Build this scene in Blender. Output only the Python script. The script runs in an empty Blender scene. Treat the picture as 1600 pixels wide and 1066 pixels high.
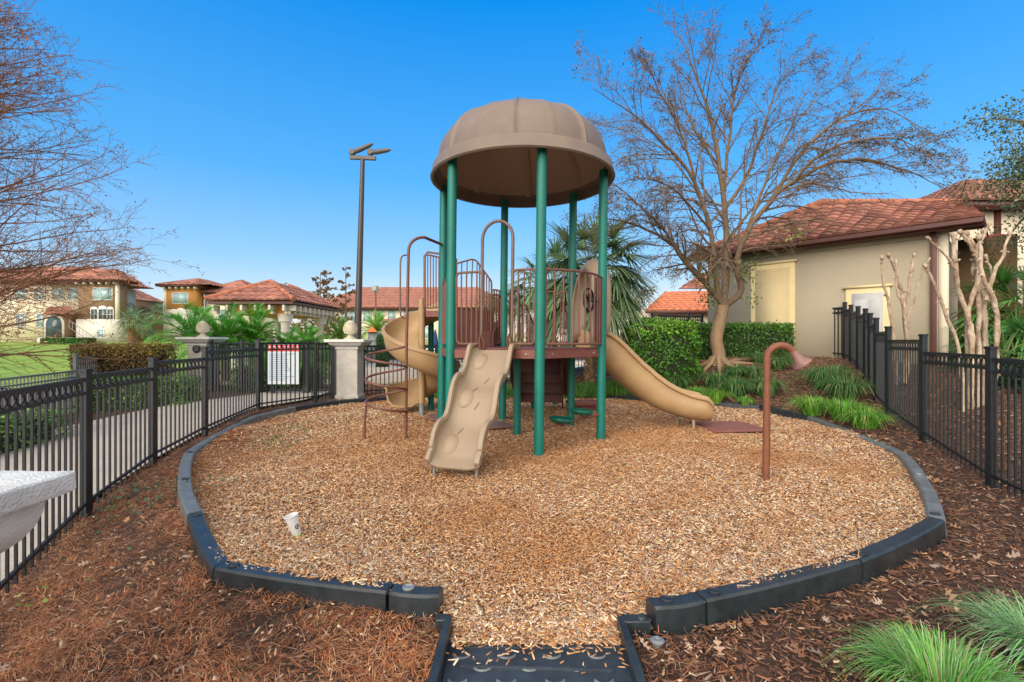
import bpy, math, random
import numpy as np
from mathutils import Vector, Matrix
R = math.radians
sc = bpy.context.scene
col = sc.collection
# ------------------------------------------------------------------ camera
cam = bpy.data.cameras.new('camera'); cam_o = bpy.data.objects.new('camera', cam); col.objects.link(cam_o)
cam_o.location = (0, 0, 1.5); cam_o.rotation_euler = (R(90), 0, 0)
cam.sensor_width = 36; cam.lens = 36 * 750 / 1600; cam.clip_start = .05; cam.clip_end = 3000
sc.camera = cam_o
# ------------------------------------------------------------------ light
SUN_EL, SUN_AZ = 26, 208          # azimuth clockwise from +Y: behind the camera, to the left
w = bpy.data.worlds.new('World'); sc.world = w; w.use_nodes = True
nt = w.node_tree; nt.nodes.clear()
sky = nt.nodes.new('ShaderNodeTexSky'); sky.sky_type = 'NISHITA'; sky.sun_disc = False
sky.sun_elevation = R(SUN_EL); sky.sun_rotation = R(SUN_AZ)
sky.air_density = 1.0; sky.dust_density = .6; sky.ozone_density = 2.2
hs = nt.nodes.new('ShaderNodeHueSaturation'); hs.inputs['Saturation'].default_value = 1.5; hs.inputs['Hue'].default_value = .495
bg = nt.nodes.new('ShaderNodeBackground'); bg.inputs['Strength'].default_value = .15
ow = nt.nodes.new('ShaderNodeOutputWorld')
nl = nt.links.new
nl(sky.outputs[0], hs.inputs['Color']); nl(bg.outputs[0], ow.inputs[0])
geo = nt.nodes.new('ShaderNodeTexCoord'); sep = nt.nodes.new('ShaderNodeSeparateXYZ'); nl(geo.outputs['Generated'], sep.inputs[0])
def wmath(op, a, b=None, c=None):
    n = nt.nodes.new('ShaderNodeMath'); n.operation = op
    for i, v in enumerate((a, b, c)):
        if v is None: continue
        if isinstance(v, (int, float)): n.inputs[i].default_value = v
        else: nl(v, n.inputs[i])
    return n.outputs[0]
def wmix(f, a, b):
    n = nt.nodes.new('ShaderNodeMix'); n.data_type = 'RGBA'
    if isinstance(f, float): n.inputs[0].default_value = f
    else: nl(f, n.inputs[0])
    for v, k in ((a, 6), (b, 7)):
        if isinstance(v, tuple): n.inputs[k].default_value = (*v, 1)
        else: nl(v, n.inputs[k])
    return n.outputs[2]
EXPO = 1.1; SK = 1 / (.15 * 2**EXPO)
cr = nt.nodes.new('ShaderNodeValToRGB'); nl(sep.outputs['Z'], cr.inputs[0]); el = cr.color_ramp.elements       # clear air: pale low down, deep blue high up
for i, (p, c) in enumerate(((0,(.88,.80,.70)),(.07,(.62,.73,.85)),(.155,(.34,.60,.93)),(.31,(.115,.456,.95)),(.58,(.006,.285,.90)),(.95,(.0,.16,.62)))):
    e = el[i] if i < 2 else el.new(p); e.position = p; e.color = (*c, 1)
vm = nt.nodes.new('ShaderNodeVectorMath'); vm.operation = 'SCALE'; nl(cr.outputs[0], vm.inputs[0]); vm.inputs['Scale'].default_value = SK
air = wmix(.85, hs.outputs[0], vm.outputs[0])
# warm glow low over the far side, where the sun will set
gl = wmath('MULTIPLY', wmath('POWER', wmath('MAXIMUM', wmath('ADD', wmath('MULTIPLY', sep.outputs['X'], .16), wmath('MULTIPLY', sep.outputs['Y'], .985)), 0.), 9.), wmath('POWER', wmath('MAXIMUM', wmath('SUBTRACT', 1., wmath('MULTIPLY', sep.outputs['Z'], 6.)), 0.), 1.3))
air = wmix(wmath('MULTIPLY', gl, .8), air, (.98*SK, .80*SK, .62*SK))
# unseen bright cloud added overhead and behind the camera as neutral fill light
fill_cloud = wmath('SUBTRACT', wmath('SUBTRACT', wmath('MULTIPLY', sep.outputs['Z'], .65), wmath('MULTIPLY', sep.outputs['Y'], .8)), .05)
mr = nt.nodes.new('ShaderNodeMapRange'); mr.interpolation_type = 'SMOOTHSTEP'; mr.inputs[1].default_value = 0; mr.inputs[2].default_value = .6; nl(fill_cloud, mr.inputs[0])
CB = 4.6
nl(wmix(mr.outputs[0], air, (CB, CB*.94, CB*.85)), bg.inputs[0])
sl = bpy.data.lights.new('sun', 'SUN'); sl.energy = 1.6; sl.angle = R(50); sl.color = (1, .93, .82)
so = bpy.data.objects.new('sun', sl); col.objects.link(so)
_d = Vector((math.sin(R(SUN_AZ)) * math.cos(R(SUN_EL)), math.cos(R(SUN_AZ)) * math.cos(R(SUN_EL)), math.sin(R(SUN_EL))))
so.rotation_euler = _d.to_track_quat('Z', 'Y').to_euler()
sc.view_settings.view_transform = 'Standard'; sc.view_settings.look = 'None'
sc.view_settings.exposure = EXPO; sc.view_settings.gamma = 1
# ------------------------------------------------------------------ helpers
rng = np.random.default_rng(7)
def A3(*a): return np.array(a, float)
def P(px, py, d): return A3((px - 800) / 750 * d, d, 1.5 - (py - 533) / 750 * d)
def nrm(v):
    v = np.asarray(v, float); return v / (np.linalg.norm(v) + 1e-12)
def sstep(a, b, x):
    t = np.clip((np.asarray(x, float) - a) / (b - a), 0, 1); return t * t * (3 - 2 * t)

class MB:
    def __init__(s): s.V = []; s.n = 0; s.F = []; s.C = []; s.S = []; s.col = False
    def add(s, v, f, mi=0, c=None):
        v = np.asarray(v, float).reshape(-1, 3); s.V.append(v)
        if not isinstance(f, np.ndarray):
            by = {}
            for t in f: by.setdefault(len(t), []).append(t)
            fs = [np.array(q, int) for q in by.values()]
        else: fs = [f]
        for q in fs:
            s.F.append(q + s.n); s.S.append(np.full(len(q), mi, int))
            if c is None: s.C.append(np.ones((len(q), 3)))
            else:
                s.col = True; cc = np.asarray(c, float)
                s.C.append(np.tile(cc, (len(q), 1)) if cc.ndim == 1 else cc)
        s.n += len(v); return s
    def box(s, c, size, rz=0, M=None, mi=0, c_=None):
        x, y, z = np.array(size) / 2
        v = np.array([[-x,-y,-z],[x,-y,-z],[x,y,-z],[-x,y,-z],[-x,-y,z],[x,-y,z],[x,y,z],[-x,y,z]])
        if rz: ca, sa = math.cos(rz), math.sin(rz); v = v @ np.array([[ca,sa,0],[-sa,ca,0],[0,0,1]])
        if M is not None: v = v @ np.asarray(M).T
        f = [(3,2,1,0),(4,5,6,7),(0,1,5,4),(1,2,6,5),(2,3,7,6),(3,0,4,7)]
        return s.add(v + np.asarray(c, float), f, mi, c_)
    def beam(s, p0, p1, w, h, up=(0,0,1), mi=0):
        p0 = np.asarray(p0, float); p1 = np.asarray(p1, float); d = nrm(p1 - p0)
        a = np.cross(d, up); a = nrm(a) if np.linalg.norm(a) > 1e-6 else A3(1,0,0); b = np.cross(a, d)
        M = np.stack([a, d, b], 1)
        return s.box((p0 + p1) / 2, (w, np.linalg.norm(p1 - p0), h), M=M, mi=mi)
    def tube(s, pts, r, n=8, cap=True, mi=0, c=None, closed=False):
        pts = np.asarray(pts, float); k = len(pts)
        rr = np.full(k, r, float) if np.isscalar(r) else np.asarray(r, float)
        if closed: t = np.roll(pts, -1, 0) - np.roll(pts, 1, 0)
        else: t = np.gradient(pts, axis=0)
        t /= np.linalg.norm(t, axis=1)[:, None] + 1e-12
        ref = A3(0,0,1) if abs(t[0][2]) < .9 else A3(1,0,0)
        a = nrm(np.cross(t[0], ref)); fr = []
        for i in range(k):
            a = a - t[i] * a.dot(t[i]); a = nrm(a); fr.append((a, np.cross(t[i], a)))
        an = np.arange(n) * 2 * np.pi / n
        v = np.concatenate([pts[i] + rr[i] * (np.cos(an)[:, None] * fr[i][0] + np.sin(an)[:, None] * fr[i][1]) for i in range(k)])
        m = k if closed else k - 1
        i = np.repeat(np.arange(m), n); j = np.tile(np.arange(n), m); i2 = (i + 1) % k; j2 = (j + 1) % n
        f = np.stack([i*n+j, i*n+j2, i2*n+j2, i2*n+j], 1)
        s.add(v, f, mi, c)
        if cap and not closed:
            b = s.n - len(v)
            for q in (tuple(b + np.arange(n)[::-1]), tuple(b + (k-1)*n + np.arange(n))):
                s.F.append(np.array([q])); s.S.append(np.array([mi])); s.C.append(np.ones((1,3)) if c is None else np.array([c], float))
        return s
    def lathe(s, prof, o=(0,0,0), n=24, M=None, mi=0):
        prof = np.asarray(prof, float); k = len(prof); an = np.arange(n) * 2 * np.pi / n
        v = np.stack([np.outer(prof[:,0], np.cos(an)), np.outer(prof[:,0], np.sin(an)), np.repeat(prof[:,1][:,None], n, 1)], -1).reshape(-1,3)
        if M is not None: v = v @ np.asarray(M).T
        i = np.repeat(np.arange(k-1), n); j = np.tile(np.arange(n), k-1); j2 = (j+1) % n
        f = np.stack([i*n+j, i*n+j2, (i+1)*n+j2, (i+1)*n+j], 1)
        return s.add(v + np.asarray(o, float), f, mi)
    def prism(s, poly, z0, z1, mi=0):
        p = np.asarray(poly, float); n = len(p)
        z0 = np.broadcast_to(z0, n); z1 = np.broadcast_to(z1, n)
        v = np.concatenate([np.c_[p, z0], np.c_[p, z1]])
        f = [tuple(range(n))[::-1], tuple(range(n, 2*n))] + [(i, (i+1) % n, n + (i+1) % n, n + i) for i in range(n)]
        return s.add(v, f, mi)
    def grid(s, V, mi=0, c=None, closed_v=False):
        V = np.asarray(V, float); a, b = V.shape[:2]
        m = b if closed_v else b - 1
        i = np.repeat(np.arange(a-1), m); j = np.tile(np.arange(m), a-1); j2 = (j+1) % b
        return s.add(V.reshape(-1,3), np.stack([i*b+j, i*b+j2, (i+1)*b+j2, (i+1)*b+j], 1), mi, c)
    def build(s, name, mats, parent=None, smooth=35, bevel=0, solid=0):
        V = np.concatenate(s.V)
        if parent is not None: V = V - absloc(parent)
        me = bpy.data.meshes.new(name)
        me.vertices.add(len(V)); me.vertices.foreach_set('co', V.astype(np.float32).ravel())
        tot = np.concatenate([np.full(len(q), q.shape[1]) for q in s.F]); idx = np.concatenate([q.ravel() for q in s.F])
        me.loops.add(len(idx)); me.loops.foreach_set('vertex_index', idx.astype(np.int32))
        st = np.concatenate([[0], np.cumsum(tot)[:-1]])
        me.polygons.add(len(tot)); me.polygons.foreach_set('loop_start', st.astype(np.int32))
        if not isinstance(mats, (list, tuple)): mats = [mats]
        for m in mats: me.materials.append(m)
        me.polygons.foreach_set('material_index', np.concatenate(s.S).astype(np.int32))
        if s.col:
            at = me.attributes.new('col', 'FLOAT_COLOR', 'CORNER')
            C = np.concatenate(s.C); C = np.c_[C, np.ones(len(C))]
            at.data.foreach_set('color', np.repeat(C, tot, 0).astype(np.float32).ravel())
        me.update(calc_edges=True); me.validate()
        if smooth: me.shade_smooth(); me.set_sharp_from_angle(angle=R(smooth))
        o = bpy.data.objects.new(name, me); col.objects.link(o)
        if parent is not None: o.parent = parent
        if solid:
            q = o.modifiers.new('solid', 'SOLIDIFY'); q.thickness = solid; q.offset = 0
        if bevel:
            q = o.modifiers.new('bevel', 'BEVEL'); q.width = bevel; q.segments = 2; q.limit_method = 'ANGLE'
        return o
def absloc(o):
    v = np.zeros(3)
    while o is not None: v = v + np.array(o.location); o = o.parent
    return v
def tag(o, label=None, cat=None, group=None, kind=None):
    for k, v in (('label', label), ('category', cat), ('group', group), ('kind', kind)):
        if v: o[k] = v
    return o
def thing(name, label, cat, loc=(0,0,0), group=None):
    o = bpy.data.objects.new(name, None); col.objects.link(o); o.location = loc; o.empty_display_size = .2
    return tag(o, label, cat, group)
def struct(o): return tag(o, kind='structure')
def copy_tree(o, loc=None, rz=None, label=None, scale=None, parent=None):
    c = o.copy(); col.objects.link(c); c.parent = parent
    for ch in list(o.children): copy_tree(ch, parent=c)
    if loc is not None: c.location = loc
    if rz is not None: c.rotation_euler = (0, 0, rz)
    if scale is not None: c.scale = (scale,)*3 if np.isscalar(scale) else scale
    if label: c['label'] = label
    return c
# ------------------------------------------------------------------ materials
def mat(name, c, rough=.6, var=.12, scale=6, bump=0, bscale=60, metal=0, spec=.5, attr=False, c2=None, detail=4, sheen=0, trans=0, stretch=None):
    m = bpy.data.materials.new(name); m.use_nodes = True; t = m.node_tree; b = t.nodes['Principled BSDF']
    L = t.links.new
    b.inputs['Roughness'].default_value = rough; b.inputs['Metallic'].default_value = metal
    b.inputs['Specular IOR Level'].default_value = spec
    tc = t.nodes.new('ShaderNodeTexCoord'); src = tc.outputs['Object']
    if stretch:
        mp = t.nodes.new('ShaderNodeMapping'); mp.inputs['Scale'].default_value = stretch; L(src, mp.inputs[0]); src = mp.outputs[0]
    nz = t.nodes.new('ShaderNodeTexNoise'); nz.inputs['Scale'].default_value = scale; nz.inputs['Detail'].default_value = detail; nz.inputs['Roughness'].default_value = .65
    L(src, nz.inputs['Vector'])
    rp = t.nodes.new('ShaderNodeMapRange'); rp.inputs[1].default_value = .3; rp.inputs[2].default_value = .7; L(nz.outputs['Fac'], rp.inputs[0])
    mx = t.nodes.new('ShaderNodeMix'); mx.data_type = 'RGBA'; L(rp.outputs[0], mx.inputs[0])
    c = np.array(c, float); lo = np.clip(c * (1 - var), 0, 1); hi = np.clip(c * (1 + var), 0, 1)
    if c2 is not None: lo, hi = c, np.array(c2, float)
    if attr: lo, hi = np.ones(3) * (1 - var), np.ones(3) * (1 + var)
    mx.inputs[6].default_value = (*lo, 1); mx.inputs[7].default_value = (*hi, 1)
    out = mx.outputs[2]
    if attr:
        at = t.nodes.new('ShaderNodeAttribute'); at.attribute_name = 'col'
        ml = t.nodes.new('ShaderNodeMix'); ml.data_type = 'RGBA'; ml.blend_type = 'MULTIPLY'; ml.inputs[0].default_value = 1
        ml.clamp_result = False
        L(at.outputs['Color'], ml.inputs[6]); L(out, ml.inputs[7]); out = ml.outputs[2]
    L(out, b.inputs['Base Color'])
    rr = t.nodes.new('ShaderNodeMapRange'); rr.inputs[3].default_value = max(0, rough - .08); rr.inputs[4].default_value = min(1, rough + .1)
    L(nz.outputs['Fac'], rr.inputs[0]); L(rr.outputs[0], b.inputs['Roughness'])
    if bump:
        n2 = t.nodes.new('ShaderNodeTexNoise'); n2.inputs['Scale'].default_value = bscale; n2.inputs['Detail'].default_value = 5; L(src, n2.inputs['Vector'])
        bp = t.nodes.new('ShaderNodeBump'); bp.inputs['Strength'].default_value = min(1, bump); bp.inputs['Distance'].default_value = .02 if bump < 1 else .02 * bump
        L(n2.outputs['Fac'], bp.inputs['Height']); L(bp.outputs[0], b.inputs['Normal'])
    if trans:
        tr = t.nodes.new('ShaderNodeBsdfTranslucent'); L(out, tr.inputs[0]); ms = t.nodes.new('ShaderNodeMixShader'); ms.inputs[0].default_value = trans
        L(b.outputs[0], ms.inputs[1]); L(tr.outputs[0], ms.inputs[2]); L(ms.outputs[0], t.nodes['Material Output'].inputs[0])
    return m
G = {}
G['green'] = mat('green_steel', (.0,.165,.13), .36, .2, 1.6, .25, 300, detail=9)
G['brown'] = mat('brown_steel', (.16,.062,.042), .42, .15, 8, .15, 200)
G['bronze'] = mat('bronze_steel', (.15,.085,.06), .4, .2, 6, .1, 200)
G['deck'] = mat('deck_vinyl', (.21,.068,.055), .55, .18, 10, .3, 150)
G['dkbrown'] = mat('dark_brown_plastic', (.11,.036,.027), .5, .15, 5, .2, 100)
G['tan'] = mat('tan_plastic', (.35,.265,.185), .4, .08, 1.3, .25, 350, c2=(.29,.21,.14), detail=10)
G['tan2'] = mat('amber_plastic', (.46,.295,.145), .38, .08, 2.5, .25, 350, c2=(.36,.23,.115), detail=10)
G['taupe'] = mat('taupe_plastic', (.20,.15,.118), .5, .16, 1.6, .3, 300, detail=10)
G['black'] = mat('black_powdercoat', (.014,.017,.021), .36, .3, 10, .25, 300)
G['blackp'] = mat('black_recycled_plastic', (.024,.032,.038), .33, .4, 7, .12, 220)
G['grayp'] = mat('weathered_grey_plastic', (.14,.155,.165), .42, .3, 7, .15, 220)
G['rubber'] = mat('black_rubber', (.03,.045,.065), .55, .35, 9, .5, 200)
G['gray'] = mat('galvanised', (.27,.29,.3), .45, .15, 10, .1, 100, metal=.4)
G['grayrail'] = mat('grey_powdercoat', (.16,.17,.18), .4, .2, 10)
G['pump'] = mat('rust_brown_steel', (.20,.068,.033), .5, .2, 12, .4, 150)
G['horn'] = mat('faded_horn', (.25,.13,.11), .5, .2, 12, .2, 150)
G['white'] = mat('white_plastic', (.75,.75,.74), .5, .05, 5)
G['stone'] = mat('cast_stone', (.55,.52,.47), .8, .2, 7, .6, 120, detail=8)
G['stonew'] = mat('white_cast_stone', (.68,.68,.66), .8, .14, 9, .5, 90, detail=8)
G['stucco'] = mat('tan_stucco', (.44,.375,.275), .9, .09, .7, .7, 90, detail=8)
G['cream'] = mat('cream_stucco', (.74,.65,.50), .9, .08, 1, .4, 90)
G['yell'] = mat('pale_yellow_trim', (.78,.63,.34), .7, .05, 2)
G['yell2'] = mat('pale_yellow_door', (.68,.53,.29), .7, .05, 2)
G['brst'] = mat('brown_stucco', (.25,.155,.085), .9, .06, .6)
G['orst'] = mat('orange_stucco', (.52,.235,.07), .9, .06, .6)
G['lime'] = mat('white_stucco', (.68,.64,.56), .9, .06, .6)
G['tile'] = mat('terracotta_tile', (.4,.145,.085), .8, .3, 5, attr=True, bump=.4, bscale=40)
G['fascia'] = mat('dark_red_fascia', (.10,.03,.025), .5, .15, 4)
G['glass'] = mat('window_glass', (.32,.46,.5), .12, .25, .5)
G['dglass'] = mat('dark_window_glass', (.05,.08,.09), .1, .3, .5)
G['conc'] = mat('path_concrete', (.42,.37,.32), .85, .12, 2.5, .5, 150, detail=8)
G['paver'] = mat('pool_deck_pavers', (.5,.42,.35), .85, .12, 2.5)
G['bark'] = mat('smooth_bark', (.36,.215,.115), .8, .45, 5, 1, 30, c2=(.20,.15,.10), detail=8, stretch=(1,1,.35))
G['twig'] = mat('grey_brown_twig', (.18,.12,.08), .85, .25, 4)
G['rtwig'] = mat('red_brown_twig', (.24,.115,.065), .85, .25, 4)
G['crape'] = mat('pale_peeling_bark', (.68,.54,.40), .75, .3, 12, 1.2, 40, c2=(.22,.125,.07), detail=6, stretch=(1,1,.5))
G['palmbark'] = mat('palm_bark', (.27,.16,.08), .9, .4, 9, 1.5, 30)
G['leaf'] = mat('leaf', (1,1,1), .45, .2, 3, attr=True, trans=.25)
G['blade'] = mat('grass_blade', (1,1,1), .45, .15, 3, attr=True, trans=.25)
G['chip'] = mat('wood_chip', (1,1,1), .8, .2, 30, attr=True)
G['dry'] = mat('dry_litter', (1,1,1), .8, .2, 20, attr=True)
def pts_jit(v, a): return v + rng.normal(0, a, np.shape(v))
# ------------------------------------------------------------------ terrain
def ctop(y): return .165 + .085 * sstep(7.5, 10.5, y)          # top of the border timbers
def solve_ct(px, py):
    d = 5.
    for _ in range(30): d = 750 * (1.5 - ctop(d)) / (py - 533)
    return ((px - 800) / 750 * d, d)
CP_PX = [(688,930),(605,925),(332,887),(292,802),(278,747),(289,705),(342,674),(392,650),(456,635),(525,625),(600,619),
         (680,615),(760,612),(840,612),(925,614),(1020,620),(1105,626),(1190,632),(1271,650),(1333,674),(1418,708),(1450,747),(1478,812),(1348,876),(1104,938),(1022,949)]
BP = np.array([solve_ct(*p) for p in CP_PX])
def bedz(x, y): return .03 + .12 * sstep(7.8, 10.6, y)
CTRL = np.array([
 (-.7,2.3,0),(-1.9,2.6,0),(-2.8,3.6,0),(-3.5,4.6,.0),(-4.1,5.8,.06),(-4.5,7,.11),(-4.9,8.3,.17),(-4.2,10,.2),(-2,10.7,.2),(0,10.8,.2),(2.5,10.7,.2),
 (4.6,10.1,.25),(5.6,8.8,.22),(5.25,7,.12),(4.75,5.6,.05),(4.15,4.5,.0),(3.4,3.5,0),(2.1,2.75,0),(1,2.2,0),(0,1,-.02),(-3.1,2.2,-.33),(-3.35,3.1,-.29),(-3.6,3.75,-.22),(-3.87,4.4,-.09),(-2.5,2.7,-.12),(-2.0,1.5,-.15),(-5,3,-.3),(-4.4,4.6,-.12),(4,2,0),(5,.5,0),(-4,0,-.35),(0,-2,0),
 (4.83,4.84,.02),(5.45,6.36,.17),(6.05,7.72,.31),(7.46,10.1,.69),(8.1,11.8,1.03),(9.5,10.5,.9),(8,7,.4),(7,5,.12),(12,9,.8),(12,4,.3),
 (5.15,12,.92),(3.6,12.2,.5),(3.4,13.2,.75),(7,13.2,1.05),(1.8,12,.3),(0,13,.28),(-4,13,.25),(-5,9.2,.2),(-7,9.2,.1),(-6,6,-.08),(-8,8,-.1),(-8.5,5,-.2),(-8,0,-.2),
 (0,4.5,0),(-2,5.5,0),(2,5,0),(0,7.5,.04),(3,7,.04),(-2.5,8,.06),(1,9.5,.12),(16,16,1.1),(10,18,1.1),(0,18,.25),(-8,18,.25),(-14,18,.45),(-14,10,.1),(16,0,.2),(-14,0,-.2)])
def _tp(r): return np.where(r > 1e-9, r * r * np.log(r + 1e-9), 0)
_n = len(CTRL); _K = np.zeros((_n + 3, _n + 3))
_K[:_n,:_n] = _tp(np.hypot(CTRL[:,None,0]-CTRL[None,:,0], CTRL[:,None,1]-CTRL[None,:,1])) + np.eye(_n) * .05
_K[:_n,_n] = 1; _K[:_n,_n+1:] = CTRL[:,:2]; _K[_n,:_n] = 1; _K[_n+1:,:_n] = CTRL[:,:2].T
_W = np.linalg.solve(_K, np.r_[CTRL[:,2], 0, 0, 0])
def inpoly(x, y, poly):
    x = np.asarray(x, float); y = np.asarray(y, float); r = np.zeros(x.shape, bool); n = len(poly)
    for i in range(n):
        x0, y0 = poly[i]; x1, y1 = poly[(i+1) % n]
        c = (y0 > y) != (y1 > y)
        with np.errstate(divide='ignore', invalid='ignore'): r ^= c & (x < (x1-x0) * (y-y0) / (y1-y0 + 1e-12) + x0)
    return r
def T0(x, y):
    x = np.asarray(x, float); y = np.asarray(y, float); sh = x.shape; xx = x.ravel(); yy = y.ravel(); out = np.zeros(len(xx))
    for a in range(0, len(xx), 20000):
        X = np.clip(xx[a:a+20000], -14, 16); Y = np.clip(yy[a:a+20000], -2, 18)
        out[a:a+20000] = _tp(np.hypot(X[:,None]-CTRL[:,0], Y[:,None]-CTRL[:,1])) @ _W[:_n] + _W[_n] + X * _W[_n+1] + Y * _W[_n+2]
    far = .25 + .0215 * np.clip(yy - 18, 0, 50)
    k = sstep(0, 6, np.maximum(np.maximum(-14 - xx, xx - 16), np.maximum(-2 - yy, yy - 18)))
    flat = np.where(yy > 18, far * np.where((xx > -9) & (yy < 30), 0, 1) + np.where((xx > -9) & (yy < 30), .25, 0), .2)
    return (out * (1 - k) + flat * k).reshape(sh)
BC = A3(.35, 6.7)
def bedscale(k): c = np.array([.35, 6.7]); return c + (BP - c) * k
def edist(x, y, poly=None):
    poly = BP if poly is None else poly; best = np.full(np.shape(x), 9.)
    for i in range(len(poly) - 1):
        a, b = poly[i], poly[i+1]; d = b - a; t = np.clip(((x-a[0])*d[0] + (y-a[1])*d[1]) / d.dot(d), 0, 1)
        best = np.minimum(best, np.hypot(x - a[0] - t*d[0], y - a[1] - t*d[1]))
    return best
def T(x, y):
    x = np.asarray(x, float); y = np.asarray(y, float); z = T0(x, y); k = (np.abs(x) < 7) & (y > 1) & (y < 12.5)
    if k.any(): z = z + np.where(k & ((x < -.36) | (x > .6)), .022*np.exp(-(edist(x, y)/.3)**2), 0)       # litter banked against the timbers
    return z - .07*((x > -.36) & (x < .58) & (y < 2.46) & (y > 1.3))
def Tf(x, y): return float(T(np.array([x]), np.array([y]))[0])
G['ground'] = mat('mulch_soil', (.045,.028,.02), .95, .5, 9, 2, 45, c2=(.12,.055,.03), detail=8)
G['lawn'] = mat('lawn_grass', (.13,.25,.02), .9, .3, .35, 1, 30, c2=(.30,.40,.04), detail=12)
xs = np.concatenate([-np.geomspace(600, 16, 22), np.arange(-15.5, 16.01, .14), np.geomspace(17, 600, 22)])
ys = np.concatenate([np.array([-600,-200,-60,-20,-8,-4]), np.arange(-2, 18.01, .14), np.geomspace(18.6, 1500, 40)])
X, Y = np.meshgrid(xs, ys); Z = T(X, Y)
Z = np.where(inpoly(X, Y, bedscale(.985)), np.minimum(Z - .12, -.09), Z)
Z += rng.normal(0, .008, Z.shape) * (np.hypot(X, Y) < 14)
Z -= .25 * ((X > -3.4) & (X < 9.2) & (Y > 16.6) & (Y < 26))       # the pool basin
Z = np.where((X > -9) & (Y > 18) & (Y < 30) & ~((X > -3.4) & (X < 9.2) & (Y < 26)), .23, Z)
m = MB(); m.grid(np.stack([X, Y, Z], -1)); struct(m.build('ground', G['ground'], smooth=180))
# lawn to the left and beyond
def sheet(name, x0, x1, y0, y1, nx, ny, dz, mt, f=T):
    X, Y = np.meshgrid(np.linspace(x0, x1, nx), np.linspace(y0, y1, ny))
    m = MB(); m.grid(np.stack([X, Y, f(X, Y) + dz], -1)); return struct(m.build(name, mt, smooth=180))
sheet('lawn', -90, -10.6, 12.5, 120, 60, 90, .06, G['lawn'])
sheet('lawn', -10.6, 60, 31, 160, 40, 70, .1, G['lawn'])
# wood chip bed sheet
inner = bedscale(.992)
XB, YB = np.meshgrid(np.linspace(-5.6, 6.2, 120), np.linspace(2.1, 11.4, 100))
def bedh(x, y):
    x = np.asarray(x, float); y = np.asarray(y, float); dx, dy = (x-.35)/4.85, (y-6.7)/4.35; r = np.sqrt(dx*dx+dy*dy)
    hol = .05*np.exp(-((x+.74)**2+(y-4.72)**2)/.16) + .04*np.exp(-((x-3.75)**2+(y-8.0)**2)/.2) - .03*np.exp(-((x+.95)**2+(y-4.1)**2)/.12)
    return bedz(x, y) - hol + .105*sstep(.80, .97, r)*(1-sstep(7.2,9.6,y))*(1-np.exp(-((x-.12)/.62)**4)*(y<4)) + .02 * np.sin(x * 2.1 + 1) * np.sin(y * 1.7) + .012 * np.sin(x * 5.3) * np.cos(y * 4.7 + x)
m = MB(); c = np.mean(inner, 0); nr, na = 40, 160
# radial fan so the rim follows the timbers
ring = []
cum = np.r_[0, np.cumsum(np.hypot(*np.diff(np.r_[inner, inner[:1]], axis=0).T))]
for t in np.linspace(0, cum[-1], na, endpoint=False):
    i = min(np.searchsorted(cum, t, 'right') - 1, len(inner) - 1); k = (t - cum[i]) / (cum[i+1] - cum[i]); q = inner[(i+1) % len(inner)]
    ring.append(inner[i] * (1-k) + q * k)
ring = np.array(ring)
VV = np.stack([c + (ring - c) * s for s in np.linspace(.001, 1, nr)])
m.grid(np.dstack([VV, bedh(VV[...,0], VV[...,1])]), closed_v=True)
G['chipbase'] = mat('wood_chip_base', (.30,.145,.07), .95, .4, 30, 2.5, 70, c2=(.42,.235,.12), detail=8)
xe, ye = np.meshgrid(np.linspace(-.31,.54,10), np.linspace(2.37,2.62,8)); m.grid(np.dstack([xe, ye, np.minimum(.03 - (2.5-ye).clip(0)*.14, .03)]))
struct(m.build('wood_chip_bed', G['chipbase'], smooth=180))

# ------------------------------------------------------------------ scattered bits
def boxes(N, x, y, z, L, W, H, cols, tilt=.35, name='', mt=None):
    a = rng.uniform(0, 2*np.pi, N); tx = rng.normal(0, tilt, N); ty = rng.normal(0, tilt, N)
    ux = np.stack([np.cos(a), np.sin(a), tx], 1); ux /= np.linalg.norm(ux, axis=1)[:,None]
    up = np.stack([ty * -np.sin(a), ty * np.cos(a), np.ones(N)], 1); uy = np.cross(up, ux); uy /= np.linalg.norm(uy, axis=1)[:,None]; uz = np.cross(ux, uy)
    c = np.stack([x, y, z], 1)
    sg = np.array([[-1,-1,-1],[1,-1,-1],[1,1,-1],[-1,1,-1],[-1,-1,1],[1,-1,1],[1,1,1],[-1,1,1]], float) / 2
    tp = rng.uniform(.35, 1, (N, 2))
    V = np.empty((N, 8, 3))
    for k in range(8):
        tw = np.where(sg[k,0] > 0, tp[:,0], tp[:,1])
        V[:,k] = c + ux * (L * sg[k,0])[:,None] + uy * (W * sg[k,1] * tw)[:,None] + uz * (H * sg[k,2])[:,None]
    fc = np.array([(4,5,6,7),(0,1,5,4),(1,2,6,5),(2,3,7,6),(3,0,4,7)])
    F = (np.arange(N)[:,None,None] * 8 + fc[None]).reshape(-1, 4)
    m = MB(); m.add(V.reshape(-1,3), F, 0, np.repeat(cols, 5, 0)); return tag(m.build(name, mt, smooth=0), kind='stuff')
def sample(N, x0, x1, y0, y1, pw=1.4):
    """more points near the camera"""
    out = np.zeros((0, 2))
    while len(out) < N:
        n = 60000; e = 1 - pw + 1e-3; y = (y0**e + (y1**e - y0**e) * rng.random(n)) ** (1/e)
        x = rng.uniform(x0, x1, n); k = np.abs(x) < y * 1.12 + .6; out = np.r_[out, np.stack([x[k], y[k]], 1)]
    return out[:N]
def nz2(x, y, s=1., ph=0):
    return (np.sin(x*s*1.3+ph) * np.sin(y*s*1.7+ph*2) + .6*np.sin(x*s*3.1+y*s*2.3+ph) + .4*np.sin(x*s*5.7-y*s*6.1+ph*3)) / 2
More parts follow.
